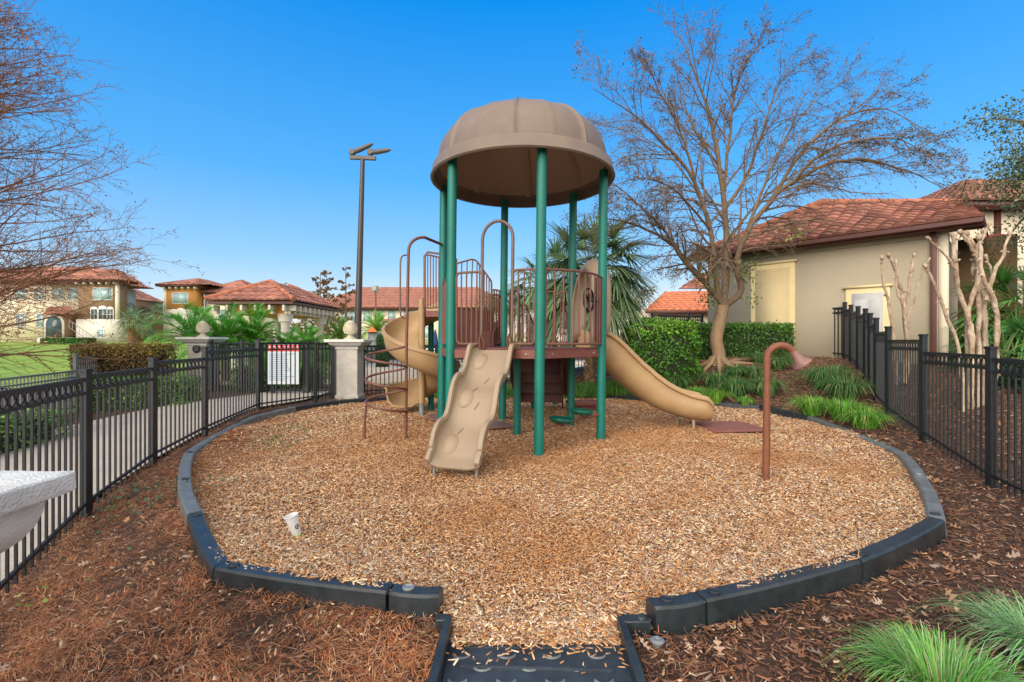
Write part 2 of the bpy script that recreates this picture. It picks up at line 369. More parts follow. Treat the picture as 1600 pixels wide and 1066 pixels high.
pal = np.array([(.54,.30,.15),(.66,.41,.23),(.46,.21,.09),(.76,.55,.34),(.34,.15,.07),(.54,.42,.32),(.62,.34,.16),(.90,.76,.58),(.17,.075,.035),(.48,.38,.33)])
def chip_cols(x, y):
    n = len(x); c = pal[rng.integers(0, len(pal), n)] * np.array([1,.97,.9]) * rng.uniform(.8, 1.15, n)[:,None]
    o = np.clip(nz2(x, y, .8, 1.3) * 1.2, 0, 1)[:,None]            # patches of darker orange chips, by noise and round the posts and slides
    for px, py, r in ((-.8,6.2,1.5),(1.8,7.2,1.5),(-1.7,7.4,1.1),(.4,6.1,1.3),(-1.2,8.7,.8),(2.7,7.9,1.1)):
        o = np.maximum(o, np.exp(-((x-px)**2 + (y-py)**2) / r**2)[:,None] * .9)
    c = c * (1-o) + (c * .35 + np.array([(.44,.18,.05)]) * .65) * o * 1.0
    l = np.clip((-x - .9*0 - 1.6 + (y-3.5)*-.35) * .8 + nz2(x, y, 2.2, .4) * .5 - .3, 0, 1)[:,None] * (rng.random(n) < .75)[:,None]   # pine straw blown in on the left
    return c * (1-l) + np.array([(.30,.10,.03)]) * l * 1.0
q = sample(300000, -5.5, 6, 2.2, 11.3, 1.5); q = q[inpoly(q[:,0], q[:,1], np.array(inner))]; q = np.r_[q, np.stack([rng.uniform(-.30,.53,4200), rng.uniform(2.35,2.56,4200)],1)]; N = len(q)
sz = (1 + .11 * np.maximum(q[:,1] - 4, 0)) * rng.lognormal(0, .45, N)
L_ = .0235 * sz; W_ = rng.uniform(.0045, .013, N) * (1 + .11*np.maximum(q[:,1]-4, 0)); H_ = rng.uniform(.002, .005, N) * (1 + .1*np.maximum(q[:,1]-4,0))
z = np.where(q[:,1] > 2.5, bedh(q[:,0], q[:,1]), .03 - (2.5-q[:,1])*.14) + rng.uniform(.0, .022, N)
boxes(N, q[:,0], q[:,1], z, L_, W_, H_, chip_cols(q[:,0], q[:,1]), .35, 'wood_chips', G['chip'])
# chips spilling over the ramp
n = 230; x = rng.uniform(-.28, .52, n); y = 2.40 - np.abs(rng.normal(0, .11, n)); 
k = (y > 1.75); x, y = x[k], y[k]; n = len(x)
e = rng.random(n) < .12; x[e] = np.where(rng.random(e.sum()) < .5, -.26, .5) + rng.normal(0, .02, e.sum())
boxes(n, x, y, .048 - .035 * (2.42 - y) + rng.uniform(0, .01, n), rng.uniform(.015,.04,n), rng.uniform(.005,.012,n), np.full(n,.003), chip_cols(x+3, y)*1.1, .2, 'wood_chips', G['chip'])

def ribbons(m, base, tip, up, wdt, cols, seg=2):
    """curved strips from base to tip, arching by `up`"""
    N = len(base); d = tip - base; s = np.cross(d, A3(0,0,1)); s /= np.linalg.norm(s, axis=1)[:,None] + 1e-9
    t = np.linspace(0, 1, seg+1); V = np.empty((N, seg+1, 2, 3))
    for i, u in enumerate(t):
        c = base + d*u; c = c + A3(0,0,1) * (up * 4*u*(1-u))[:,None]; wv = s * (wdt * (1 - .75*u) * .5)[:,None]
        V[:,i,0] = c - wv; V[:,i,1] = c + wv
    f = np.array([(2*i, 2*i+1, 2*i+3, 2*i+2) for i in range(seg)])
    F = (np.arange(N)[:,None,None]*(2*(seg+1)) + f[None]).reshape(-1,4)
    m.add(V.reshape(-1,3), F, 0, np.repeat(cols, seg, 0))
def mask_out(q): return ~inpoly(q[:,0], q[:,1], BP) & (edist(q[:,0], q[:,1]) > .012) & ~((q[:,0] > -.36) & (q[:,0] < .6) & (q[:,1] < 2.5))
# pine straw (left and front)
q = sample(260000, -6.5, 2.6, 1.2, 9.5, 1.3); q = q[mask_out(q)]
fl = -4.05 + (q[:,1]-4.4)*-.17
q = q[(q[:,0] > fl + .0)]; k = rng.random(len(q)) < np.where(q[:,0] < 0, 1, np.clip(.5 - .4*q[:,0], .04, 1)); q = q[k]
k = rng.random(len(q)) < np.clip(.8 + nz2(q[:,0], q[:,1], 2.6) * .9 + nz2(q[:,0], q[:,1], 6.5, 3) * .6, .08, 1); q = q[k]; N = len(q)
zz = T(q[:,0], q[:,1]); b = np.c_[q, zz + rng.uniform(.002, .045, N)]; a = nz2(b[:,0], b[:,1], 3.1, 2)*3.5 + nz2(b[:,0], b[:,1], 9., 1)*1.5 + rng.normal(0, .55, N) + np.pi*(rng.random(N) < .5); l = rng.uniform(.03, .10, N)
tip = b + np.stack([np.cos(a)*l, np.sin(a)*l, rng.normal(0, .012, N)], 1)
pc = np.array([(.60,.22,.08),(.46,.14,.05),(.68,.30,.12),(.22,.08,.035),(.52,.17,.06),(.72,.42,.22)])
cc = pc[rng.integers(0, len(pc), N)] * rng.uniform(.75, 1.2, N)[:,None]
m = MB(); cc *= (1 + .35*nz2(b[:,0], b[:,1], 4.3, 5))[:,None]; ribbons(m, b, tip, rng.uniform(-.004, .018, N), rng.uniform(.0016, .0038, N), cc*.85)
tag(m.build('pine_straw', G['dry'], smooth=0), kind='stuff')
# shredded dark mulch (right, front, behind)
q = sample(90000, -4.5, 11, 1.2, 13.5, 1.15); q = q[mask_out(q)]
q = q[(q[:,0] > -.2) | (rng.random(len(q)) < .35) | (q[:,1] > 9.5)]; q = q[q[:,0] > -3.9]; N = len(q)
mc = np.array([(.09,.045,.03),(.15,.068,.04),(.21,.095,.055),(.05,.03,.025),(.27,.12,.06),(.42,.27,.17)])
far = 1 + .1*np.maximum(q[:,1]-4, 0)
cc = mc[rng.choice(6, N, p=[.25,.25,.2,.14,.1,.06])] * rng.uniform(.8, 1.2, N)[:,None]
wm = sstep(7.5, 9.5, q[:,1])[:,None]; cc = cc*(1-wm) + (cc*.5 + np.array([(.26,.14,.08)])*.6) * wm
boxes(N, q[:,0], q[:,1], T(q[:,0], q[:,1]) + rng.uniform(0, .03, N), rng.uniform(.02,.075,N)*far, rng.uniform(.004,.012,N)*far, rng.uniform(.002,.006,N)*far, cc, .3, 'shredded_mulch', G['dry'])
# pale bits of wood among the litter
q = sample(3200, -3.9, 7, 1.2, 8, 1.6); q = q[mask_out(q)]; q = q[(q[:,0] < 1.2) | (rng.random(len(q)) < .35)]; N = len(q)
cc = np.array([(.6,.42,.27)]) * rng.uniform(.5, 1.15, N)[:,None]
boxes(N, q[:,0], q[:,1], T(q[:,0], q[:,1]) + rng.uniform(.02, .05, N), rng.uniform(.01,.04,N), rng.uniform(.006,.018,N), rng.uniform(.002,.005,N), cc, .4, 'wood_scraps', G['chip'])
# fallen oak leaves
half = [(0,.0),(.05,.06),(.03,.14),(.2,.2),(.22,.27),(.07,.3),(.06,.4),(.3,.5),(.3,.58),(.08,.56),(.07,.68),(.2,.8),(.15,.86),(.03,.82),(0,1)]
def oak(m, p, s, a, cl, curl):
    pts = np.array([(x, y) for x, y in half] + [(-x, y) for x, y in half[-2:0:-1]]); n = len(pts)
    cx = pts[:,0]; cy = pts[:,1] - .5; z = curl * (cx**2 * 2.2 + cy**2 * .8)
    ca, sa = math.cos(a), math.sin(a); v = np.stack([(cx*ca - cy*sa)*s, (cx*sa + cy*ca)*s, z*s], 1)
    h = len(half); F = []
    for i in range(h-1):
        l0, l1 = (n - i) % n, (n - i - 1) % n
        F.append((i, i+1, l1) if i == 0 else ((l0, i, i+1) if l1 == i+1 else (l0, i, i+1, l1)))
    tx, ty = rng.normal(0, .3, 2); v[:,2] += v[:,0]*tx + v[:,1]*ty
    m.add(v + p, F, 0, cl)
m = MB()
q = sample(1700, -3.9, 8, 1.25, 9, 1.7); q = q[mask_out(q)]
for x, y in q:
    if x < .4 and rng.random() < .72: continue
    cl = np.array([(.42,.22,.12),(.55,.36,.24),(.33,.15,.08),(.48,.24,.1),(.6,.45,.33)][rng.integers(5)]) * rng.uniform(.7, 1.15)
    oak(m, A3(x, y, Tf(x, y) + rng.uniform(.03, .05)), rng.uniform(.05, .1), rng.uniform(0, 6.28), cl, rng.uniform(-.9, 1.2))
for x, y in sample(130, -4.2, 4.8, 2.6, 9, 1.3):
    if inpoly(np.array([x]), np.array([y]), inner)[0]: oak(m, A3(x, y, float(bedh(x, y)) + .028), rng.uniform(.04, .08), rng.uniform(0, 6.28), np.array((.36,.17,.08))*rng.uniform(.6,1.2), rng.uniform(-.9,1.2))
tag(m.build('fallen_leaves', G['leaf'], smooth=0), kind='stuff')
# small weeds on the left
m = MB()
for cx, cy, n, cl in ((-3.55,4.5,90,(.05,.13,.05)),(-3.3,4.2,60,(.06,.14,.06)),(-2.9,4.6,40,(.07,.13,.05)),(-3.1,6.3,50,(.09,.16,.02)),(-3.3,6.7,60,(.1,.17,.02)),(-3.0,3.0,14,(.22,.3,.05)),(-3.4,7.4,40,(.1,.17,.03))):
    for _ in range(n):
        x, y = cx + rng.normal(0, .16), cy + rng.normal(0, .14); a = rng.uniform(0, 6.28); s = rng.uniform(.02, .045); z = Tf(x, y) + rng.uniform(.04, .12)
        d = A3(math.cos(a), math.sin(a), rng.uniform(-.2,.4)) * s; e = A3(-math.sin(a), math.cos(a), rng.normal(0,.3)) * s * .45
        p = A3(x, y, z); m.add([p, p+d*.5+e, p+d, p+d*.5-e], [(0,1,2,3)], 0, np.array(cl) * rng.uniform(.7, 1.5))
tag(m.build('ground_weeds', G['leaf'], smooth=0), kind='stuff')
# concrete path
path = np.array([(-3.05,.6),(-3.5,3.0),(-3.98,4.5),(-4.55,7.1),(-4.8,8.9),(-4.3,10.1),(-4.25,11.6),(-5.9,11.6),(-6.3,10.9),(-7.2,9.6),(-7.9,8.3),(-7.2,6),(-6.6,3),(-6.2,.6)])
m = MB(); lft = [(-3.15,.6),(-3.55,3.0),(-4.0,4.5),(-4.55,7.1),(-4.82,8.9),(-4.4,10.1),(-4.35,11.6)]; rgt = [(-6.2,.6),(-6.6,3),(-7.0,4.8),(-7.9,8.3),(-6.9,10.0),(-6.1,10.9),(-5.9,11.6)]
rows = []
for (a, b), (c_, d_) in zip(lft, rgt): rows.append([(a + (c_-a)*t, b + (d_-b)*t) for t in np.linspace(0, 1, 12)])
rows = np.array(rows); fine = []
for i in range(len(rows)-1):
    for t in np.linspace(0, 1, 8, endpoint=False): fine.append(rows[i]*(1-t) + rows[i+1]*t)
fine.append(rows[-1]); fine = np.array(fine)
m.grid(np.dstack([fine, T(fine[...,0], fine[...,1]) + .05])); struct(m.build('path', G['conc'], smooth=180))
# pool deck and pool
def flat(name, x0, x1, y0, y1, z, mt):
    m = MB(); m.add([(x0,y0,z),(x1,y0,z),(x1,y1,z),(x0,y1,z)], [(0,1,2,3)]); return struct(m.build(name, mt, smooth=0))
m = MB()
for x0, x1, y0, y1 in ((-12,-3.2,14,30),(9,14,16.4,30),(-3.2,9,15.2,16.9),(-3.2,9,25.7,30)): m.box(((x0+x1)/2,(y0+y1)/2,.235), (x1-x0, y1-y0, .16))
struct(m.build('pool_deck', G['paver'], smooth=0))
G['water'] = mat('pool_water', (.10,.42,.58), .06, .15, .7, .25, 4, c2=(.16,.52,.66))
flat('pool_water', -3.3, 9.1, 16.7, 25.8, .2, G['water'])
# grass strip behind the border
def tufts(name, n, xr, yr, h, cl, mt=None, wd=.006):
    x = rng.uniform(*xr, n); y = rng.uniform(*yr, n); b = np.c_[x, y, T(x, y) - .005]; a = rng.uniform(0, 6.28, n); l = rng.uniform(.3, 1.1, n) * h
    tip = b + np.stack([np.cos(a)*l*.45, np.sin(a)*l*.45, l], 1)
    m = MB(); ribbons(m, b, tip, l*.05, np.full(n, wd), np.array([cl]) * rng.uniform(.6, 1.4, n)[:,None]); return tag(m.build(name, mt or G['blade'], smooth=0), kind='stuff')
tufts('grass', 9000, (-2.6, 3.4), (11.0, 12.3), .2, (.10,.26,.03), wd=.012)
# ------------------------------------------------------------------ border timbers
def curb(i, p0, p1, label):
    p0 = np.array([*p0]); p1 = np.array([*p1]); z0, z1 = ctop(p0[1]), ctop(p1[1]); d = nrm(p1 - p0); n = A3(d[1], -d[0], 0)[:2]
    if n.dot((p0 + p1)/2 - BC[:2]) < 0: n = -n
    t = thing('border_timber', label, 'edging', (*((p0+p1)/2), 0), 'plastic timbers edging the wood chip bed')
    sec = [(0,-.02),(.02,-.012),(.02,.012),(.006,.02),(.0,.15),(-.012,.163),(-.095,.163),(-.108,.15),(-.115,.02),(-.13,.01),(-.13,-.02)]
    m = MB(); L = np.linalg.norm(p1 - p0); g = .010
    st = [(g, .965), (g + .012, 1)] + [(s, 1) for s in np.linspace(.06, L-.06, 8)] + [(L - g - .012, 1), (L - g, .965)]
    V = []
    for s, k in st:
        u = s / L; c = p0 + d * s + n * (.02 * 4 * u * (1-u)); zt = z0 + (z1 - z0) * u
        V.append([[*(c + n * (.0 + (a + .055) * k - .055)), zt - .163 - .03*0 + (b - .08) * k + .08] for a, b in sec])
    V = np.array(V); m.grid(V)
    k = len(sec); b = m.n - len(st) * k
    m.F += [np.array([tuple(b + np.arange(k)[::-1])]), np.array([tuple(b + (len(st)-1)*k + np.arange(k))])]; m.S += [np.zeros(1, int)]*2; m.C += [np.ones((1,3))]*2
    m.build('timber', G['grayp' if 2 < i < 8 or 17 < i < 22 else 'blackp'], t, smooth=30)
    if (p0+p1)[1] < 11:
        m = MB(); c = p0 + d * (L - .1) - n * .052
        m.lathe([(.0,.0),(.028,.0),(.034,.002),(.034,.008),(.026,.012),(.018,.006),(0,.006)], (*c, z1 - .001), 16)
        m.build('stake_cap', G['gray'] if i % 5 == 0 else G['blackp'], t)
CL = ['short black border timber ending just left of the ramp mat', 'long black border timber at the front left, second from the ramp mat',
 'border timber at the front left corner, running away along the pine straw', 'worn grey border timber second along the pine straw from the front left corner', 'border timber at the leftmost bulge of the bed',
 'border timber opposite the third black fence post on the left', 'border timber running close beside the left fence', 'border timber touching the left fence below the pool rules sign',
 'border timber below the fence posts left of the cream pillar', 'border timber at the foot of the cream stone pillar', 'border timber seen through the coil climber', 'border timber behind the left pair of green posts',
 'border timber behind the gap under the play deck', 'border timber behind the dark steps under the deck', 'border timber behind the rightmost green post', 'border timber hidden partly by the top of the tall slide',
 'border timber right of the tall slide exit, left of the talk tube', 'border timber just right of the talk tube below the liriope', 'border timber below the brightest liriope tufts on the right',
 'long border timber bending toward the right fence', 'worn grey border timber along the right fence, far one of two short ones', 'worn grey border timber at the rightmost bulge',
 'thick black border timber turning the front right corner', 'long black border timber at the front right, second from the ramp', 'short black border timber ending just right of the ramp mat']
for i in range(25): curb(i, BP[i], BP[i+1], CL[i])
# the ramp mat
t = thing('ramp_mat', 'black rubber entrance ramp with side rails at the front opening', 'ramp', (.12, 2.1, 0))
m = MB(); m.box((.12, 1.9, -.02), (.86, .9, .05)); m.box((.12, 2.36, -.012), (.86, .06, .05)); m.beam((-.24,2.20,.008), (.46,2.17,.008), .02, .02)
m.build('mat', G['rubber'], t, bevel=.004)
for r in range(6):
    for c in range(4):
        m = MB()
        x = -.24 + c*.215 + (.105 if r % 2 else 0); y = 2.285 - r*.085
        if x > .48: continue
        a = np.linspace(np.pi*1.05, np.pi*1.95, 9); m.tube(np.stack([x + .04*np.cos(a), y + .028*np.sin(a) , np.full(9, .008)], 1), .0065, 6); m.build('tread_lug', G['grayp'], t)
for sx, x0, x1 in ((-1,-.325,-.345),(1,.555,.535)):
    m = MB(); m.prism([(x0-.02,2.45),(x0+.02,2.45),(x1+.02,1.5),(x1-.02,1.5)], [-.05]*4, [.1,.1,.045,.045]); 
    if sx > 0: m.box((x0+.07, 2.43, .05), (.14,.07,.1)); m.lathe([(0,.012),(.022,.012),(.026,.0)], (x0+.1,2.43,.1), 12)
    else: m.box((x0-.03, 2.44, .05), (.06,.06,.1))
    m.build('side_rail', G['blackp'], t, bevel=.006)
# loose stake head in the mulch
t = MB(); t.lathe([(0,.004),(.009,.004),(.011,.01),(.02,.012),(.034,.006),(.034,0),(.022,-.006),(.014,-.05),(0,-.06)], P(1027,1003,2.3) * A3(1,1,0) + A3(0,0,.062), 18)
tag(t.build('stake_head', G['gray']), 'round grey plastic stake head sticking out of the mulch right of the ramp', 'stake')

# ------------------------------------------------------------------ play structure
HX, HY, HR = .1, 7.42, 1.24
ang = {k: R(a) for k, a in zip('ABFEDC', (-77.2,-17.2,42.8,102.8,162.8,222.8))}
PO = {k: A3(HX + HR*math.cos(a), HY + HR*math.sin(a), 0) for k, a in ang.items()}
PO['A'] = A3(.345, 6.24, 0); PO['C'] = A3(-.87, 6.66, 0); PO['D'] = A3(-1.16, 7.86, 0); PO['B'] = A3(1.32, 7.15, 0)
DZ = 1.40; TOPZ = 4.0; LEAN = .045
play = thing('playground_structure', 'tall tan domed play tower with green posts, slides and brown rails in the wood chips', 'play structure', (HX, HY, 0))
PG = play
def post_top(p, z): return p + A3(LEAN * z / TOPZ, 0, z)
for k, p in PO.items():
    m = MB(); zt = TOPZ + .04
    m.tube([p + A3(0,0,-.05), post_top(p, zt)], .0655, 24); q = m.build('post', G['green'], PG)
for i, (x, y, zt) in enumerate(((.08, 7.52, DZ-.05), (.92, 10.25, .75), (.42,9.9,.55), (-.9,9.9,2.05), (-1.62,9.6,2.05))):
    m = MB(); m.tube([(x,y,-.05),(x,y,zt)], .058 if i != 2 else .035, 20); m.build('short_post', G['green'], PG)
# roof dome
rc = A3(HX + .06, HY, TOPZ - .03); RR_ = 1.385
def dome(theta, t, thick=0):
    """t 0 rim .. 1 apex"""
    k = theta / (2*np.pi) * 8 + .13; f = abs((k % 1) - .5) * 2            # 1 at seams
    r = RR_ * .925 * math.cos(t*np.pi/2) ** .74 if t < 1 else 0
    z = .17 + .82 * math.sin(t * np.pi/2)
    bul = 1 + .02 * math.sqrt(max(0, 1 - f*f)) * math.sin(np.pi * min(1, t*.85 + .12))
    rib = 1.0*max(0, (f - .94) / .06)**.5 + .28*(1 if f < .05 else 0)
    return r * bul + .036 * rib * (r > .1) - thick, z + .04 * rib * t - thick
m = MB(); ns, nt_ = 192, 26; V = []
for i in range(nt_):
    t = i / (nt_ - 1) * .995; row = []
    for j in range(ns):
        th = j / ns * 2*np.pi; r, z = dome(th, t); row.append((rc[0] + r*math.cos(th), rc[1] + r*math.sin(th), rc[2] + z))
    V.append(row)
m.grid(V, closed_v=True)
V = []
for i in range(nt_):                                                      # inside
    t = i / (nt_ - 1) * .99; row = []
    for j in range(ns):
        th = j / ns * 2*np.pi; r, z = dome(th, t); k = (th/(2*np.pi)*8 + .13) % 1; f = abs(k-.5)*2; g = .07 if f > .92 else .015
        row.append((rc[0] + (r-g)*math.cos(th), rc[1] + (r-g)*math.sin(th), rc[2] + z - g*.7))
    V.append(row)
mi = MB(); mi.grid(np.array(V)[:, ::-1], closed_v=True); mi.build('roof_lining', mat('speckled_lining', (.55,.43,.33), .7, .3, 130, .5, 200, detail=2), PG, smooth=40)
m.lathe([(RR_*.935,.172),(RR_*.975,.165),(RR_*.99,.14),(RR_*1.0,.02),(RR_*1.015,-.01),(RR_*1.0,-.03),(RR_*.975,-.02),(RR_*.965,.12),(RR_*.915,.16)], rc, 128)
G['roofp'] = G['taupe']
m.build('roof', G['taupe'], PG, smooth=40)
# crest fin at the apex
m = MB(); pr = []
m.tube([rc + A3(.0, -.74, .84), rc + A3(.01,-.5,.95), rc + A3(.02,-.25,1.0), rc + A3(.02,0,1.02), rc + A3(.02,.2,1.0), rc+A3(.02,.5,.92)], [.04,.08,.11,.12,.1,.05], 14)
m.build('roof_crest', G['taupe'], PG)
# decks
def hexdeck():
    m = MB(); pts = [PO[k][:2] for k in 'ABFEDC']; c = np.mean(pts, 0); o = [c + (p - c) * .97 for p in pts]
    m.prism(o, DZ-.012, DZ); m.prism([c + (p-c)*1.0 for p in pts], DZ-.135, DZ-.016)
    return m
q = hexdeck().build('deck', G['deck'], PG, bevel=.006)
m = MB()
for a, b in ('CA','AB'):
    pass
for (a, b), u in ((('A','B'),.2),(('A','B'),.87),(('C','A'),.05),(('C','A'),.87)):
    p = PO[a]*(1-u)+PO[b]*u; d = nrm(PO[b]-PO[a]); n = A3(d[1],-d[0],0); m = MB()
    m.lathe([(0,.014),(.012,.012),(.017,0)], p + n*.002 + A3(0,0,DZ-.075), 12, M=np.stack([d, np.cross(n,d), n],1)); m.build('bolt', G['gray'], q)
# upper deck (left back) and steps up to it
UZ = 2.07
m = MB(); U = [(-1.62,9.0),(-.62,9.0),(-.62,9.95),(-1.62,9.95)]; m.prism(U, UZ-.12, UZ); m.build('upper_deck', G['deck'], PG, bevel=.006)
mid = (PO['D']+PO['E'])/2
m = MB()
for i in range(3):
    z = DZ + (i+1) * (UZ-DZ)/3.0 - .0; y = 8.45 + i*.2
    m.box((-.78 + i*.0, y + .35, (DZ + z)/2), (.9 - i*.08, .7, z-DZ - .003*i), rz=.25)
m.build('upper_steps', G['dkbrown'], PG, bevel=.008)
m = MB(); m.prism([(-.36,8.3),(-.32,8.3),(-.14,9.1),(-.18,9.1)], [DZ]*4, [1.62,1.62,2.1,2.1])
m.prism([(-.36,8.28),(-1.2,8.05),(-1.2,8.09),(-.37,8.32)], [DZ]*4, [1.66,1.66,1.66,1.66]); m.build('step_side', G['dkbrown'], PG, bevel=.006)
# rear access steps: solid stringers and treads down from edge EF
e = (PO['E']+PO['F'])/2; dr = nrm(A3(.12,1,0)); sd = A3(dr[1], -dr[0], 0)
m = MB()
for i in range(5):
    c = e + dr*(.12 + i*.27); z = DZ - (i+1)*.22 
    M = np.stack([sd, dr, A3(0,0,1)], 1); m.box(c + A3(0,0,z), (.86,.3,.03), M=M); m.box(c + dr*-.14 + A3(0,0,z+.1), (.86,.015,.2), M=M)
m.build('rear_steps', G['dkbrown'], PG)
for s in (-1, 1):
    m = MB(); a = e + sd*.45*s; b = a + dr*1.45
    q0 = [a + A3(0,0,DZ-.02), a + A3(0,0,DZ-.55) , b + A3(0,0,.05), b + A3(0,0,.32)]
    v = [p - sd*.012 for p in q0] + [p + sd*.012 for p in q0]
    m.add(v, [(3,2,1,0),(4,5,6,7),(0,1,5,4),(1,2,6,5),(2,3,7,6),(3,0,4,7)]); m.build('stringer', G['dkbrown'], PG)
# underside skirt panel seen below the deck
m = MB(); a = P(822,600,9.0); 
v = [P(812,557,8.7), P(890,557,8.9), P(890,619,10.0), P(838,612,9.9), P(826,590,9.4)]; n_ = A3(0,.02,0)
m.add(v + [p + n_ for p in v], [(0,1,2,3,4),(9,8,7,6,5)] + [(i,5+i,5+(i+1)%5,(i+1)%5) for i in range(5)]); m.build('underdeck_panel', G['dkbrown'], PG)
# railings -----------------------------------------------------------
def railing(name, top, bot, nb, r=.0165, rb=.0105, ends=True, fillet=.07, parent=None, mt=None, seg=6):
    """top, bot: polylines with same number of points; bars evenly between."""
    m = MB(); top = np.asarray(top, float); bot = np.asarray(bot, float)
    def along(p, u):
        L = np.r_[0, np.cumsum(np.linalg.norm(np.diff(p, axis=0), axis=1))]; s = u * L[-1]; i = min(np.searchsorted(L, s, 'right')-1, len(p)-2); k = (s-L[i])/(L[i+1]-L[i]); return p[i]*(1-k)+p[i+1]*k
    if ends:
        loop = list(top) + list(bot[::-1]); loop = np.array(loop); n = len(loop); out = []
        for i in range(n):
            p = loop[i]; a = loop[i-1]-p; b = loop[(i+1)%n]-p; la, lb = np.linalg.norm(a), np.linalg.norm(b)
            ca = nrm(a).dot(nrm(b)); f = min(fillet, la*.45, lb*.45)
            if ca < -.985: out.append(p); continue
            for u in np.linspace(0,1,seg): out.append((1-u)**2*(p+nrm(a)*f) + 2*u*(1-u)*p + u*u*(p+nrm(b)*f))
        m.tube(np.array(out), r, 10, closed=True)
    else: m.tube(top, r, 10); m.tube(bot, r, 10)
    for i in range(1, nb+1):
        u = i/(nb+1); m.tube([along(bot, u), along(top, u)], rb, 8, cap=False)
    return m.build(name, mt or G['brown'], parent or PG)
def up(p, z): return post_top(p, z)
def lerp(a, b, t): return a*(1-t) + b*t
C_, A_, B_, F_, E_, D_ = (PO[k] for k in 'CABFED')
RT, RB = 2.44, DZ+.06
# left of the slide: C -> hoop
h0, h1 = lerp(C_, A_, .36), lerp(C_, A_, .70)
a = lerp(C_, A_, .06)
railing('railing', [up(a,RT), up(h0,RT)], [up(lerp(a,h0,.05),RB), up(h0,RB)], 4)
b_ = lerp(C_, A_, .955)
railing('railing', [up(h1,RT), up(b_,RT)], [up(h1,RB), up(lerp(h1,b_,.96),RB)], 3)
m = MB(); hw = h1 - h0; pts = [up(h0, DZ-.02), up(h0, 2.7)]
for t in np.linspace(0, np.pi, 13)[0:]:
    pts.append(up((h0+h1)/2 - hw/2*math.cos(t), 2.87 + .24*math.sin(t)))
pts += [up(h1, 2.7), up(h1, DZ-.02)]
m.tube(np.array(pts), .0215, 12); m.build('slide_hoop', G['bronze'], PG)
for h in (h0, h1):
    m = MB(); n = nrm(A3(-.29,-.957,0)); a0 = h + n*.02; hs_ = -1 if h is h0 else 1
    m.tube([up(a0 + hw*.1*-hs_ ,DZ+.0), up(a0 + hw*.1*-hs_ + n*.04,DZ+.13), up(a0 + hw*.05*-hs_+n*.05,DZ+.18), up(a0+n*.045,DZ+.13), up(a0+n*.03,DZ-.0)], .017, 10); m.build('hand_grip', G['brown'], PG)
# front right bowed panel A -> B
def bow(u, z, k=.2, a=A_, b=B_):
    d = nrm(b-a); n = A3(d[1], -d[0], 0); return up(lerp(a, b, u) + n*k*math.sin(np.pi*u), z)
us = np.linspace(.05,.97,12)
railing('bowed_railing', [bow(u, RT) for u in us], [bow(u, RB) for u in us], 9, fillet=.03)
m = MB(); m.tube([bow(.93,RB,.02), bow(.93,RT,.02)], .05, 12) ; m.build('wheel_panel', G['dkbrown'], PG)
# steering wheel facing the deck
wc = bow(.82, 2.1, -.12); d = nrm(B_-A_); M = np.stack([nrm(A3(.55,.83,0)), A3(0,0,1), nrm(A3(.83,-.55,0))], 1)
wheel = MB(); a = np.arange(28)*2*np.pi/28
wheel.tube(np.stack([np.cos(a)*.17, np.sin(a)*.17, a*0], 1) @ M.T + wc, .016, 8, closed=True)
for k in range(3):
    t = k*2*np.pi/3 + .5; wheel.tube([wc, wc + M @ A3(math.cos(t)*.165, math.sin(t)*.165, 0)], .02, 8)
wheel.tube([wc - M[:,2]*.02, wc + M[:,2]*.14], .035, 12); wheel.build('steering_wheel', G['black'], PG)
# side rails B-F (beside tall slide), F-E, E-D, D-C
railing('railing', [up(lerp(B_,F_,.05),RT), up(lerp(B_,F_,.2),RT)], [up(lerp(B_,F_,.05),RB), up(lerp(B_,F_,.2),RB)], 1)
railing('railing', [up(lerp(D_,C_,.07),RT), up(lerp(D_,C_,.93),RT)], [up(lerp(D_,C_,.07),RB), up(lerp(D_,C_,.93),RB)], 6)
railing('railing', [up(lerp(E_,D_,.05),RT-.12), up(lerp(E_,D_,.22),RT-.12)], [up(lerp(E_,D_,.05),RB), up(lerp(E_,D_,.22),RB)], 3)
def rp(pts, d): return [P(x, y, d) for x, y in pts]
# climbing side rails of the upper steps (seen above the small slide)
railing('step_railing', rp([(713,412),(738,405),(745,408)], 9.1) + rp([(768,440)], 8.7), rp([(713,500),(738,505),(747,505)], 9.1) + rp([(768,512)], 8.7), 9, fillet=.05)
railing('step_railing', rp([(768,452),(784,455)], 8.65), rp([(768,535),(784,535)], 8.65), 3)
railing('railing', rp([(664,397),(690,403)], 9.05), rp([(664,482),(690,480)], 9.05), 5)
railing('railing', rp([(690,398),(712,410)], 9.3), rp([(690,481),(712,484)], 9.3), 4)
m = MB(); m.tube(rp([(663,482),(663,400),(668,394),(690,397)], 9.2), .02, 10); m.tube(rp([(690,398),(706,398),(713,405),(713,500)], 9.5), .02, 10); m.build('handrail', G['bronze'], PG)
# rails of the rear steps
railing('step_railing', rp([(797,453),(808,454)], 8.9) + rp([(812,462)], 9.0), rp([(797,535),(808,536)], 8.9) + rp([(812,530)], 9.0), 2)
railing('step_railing', rp([(816,473),(822,478)], 9.1) + rp([(836,512)], 9.9), rp([(816,540),(822,545)], 9.1) + rp([(836,565)], 9.9), 7, r=.018)
railing('step_railing', [up(lerp(E_,F_,.52),2.36), up(lerp(E_,F_,.95),2.36)], [up(lerp(E_,F_,.52),RB), up(lerp(E_,F_,.95),RB)], 3)
a = E_ + A3(.98,.25,0)
railing('step_railing', rp([(868,458),(880,470)], 8.9) + rp([(893,520)], 9.9), rp([(868,540),(880,552)], 8.9) + rp([(893,585)], 9.9), 6, r=.018)
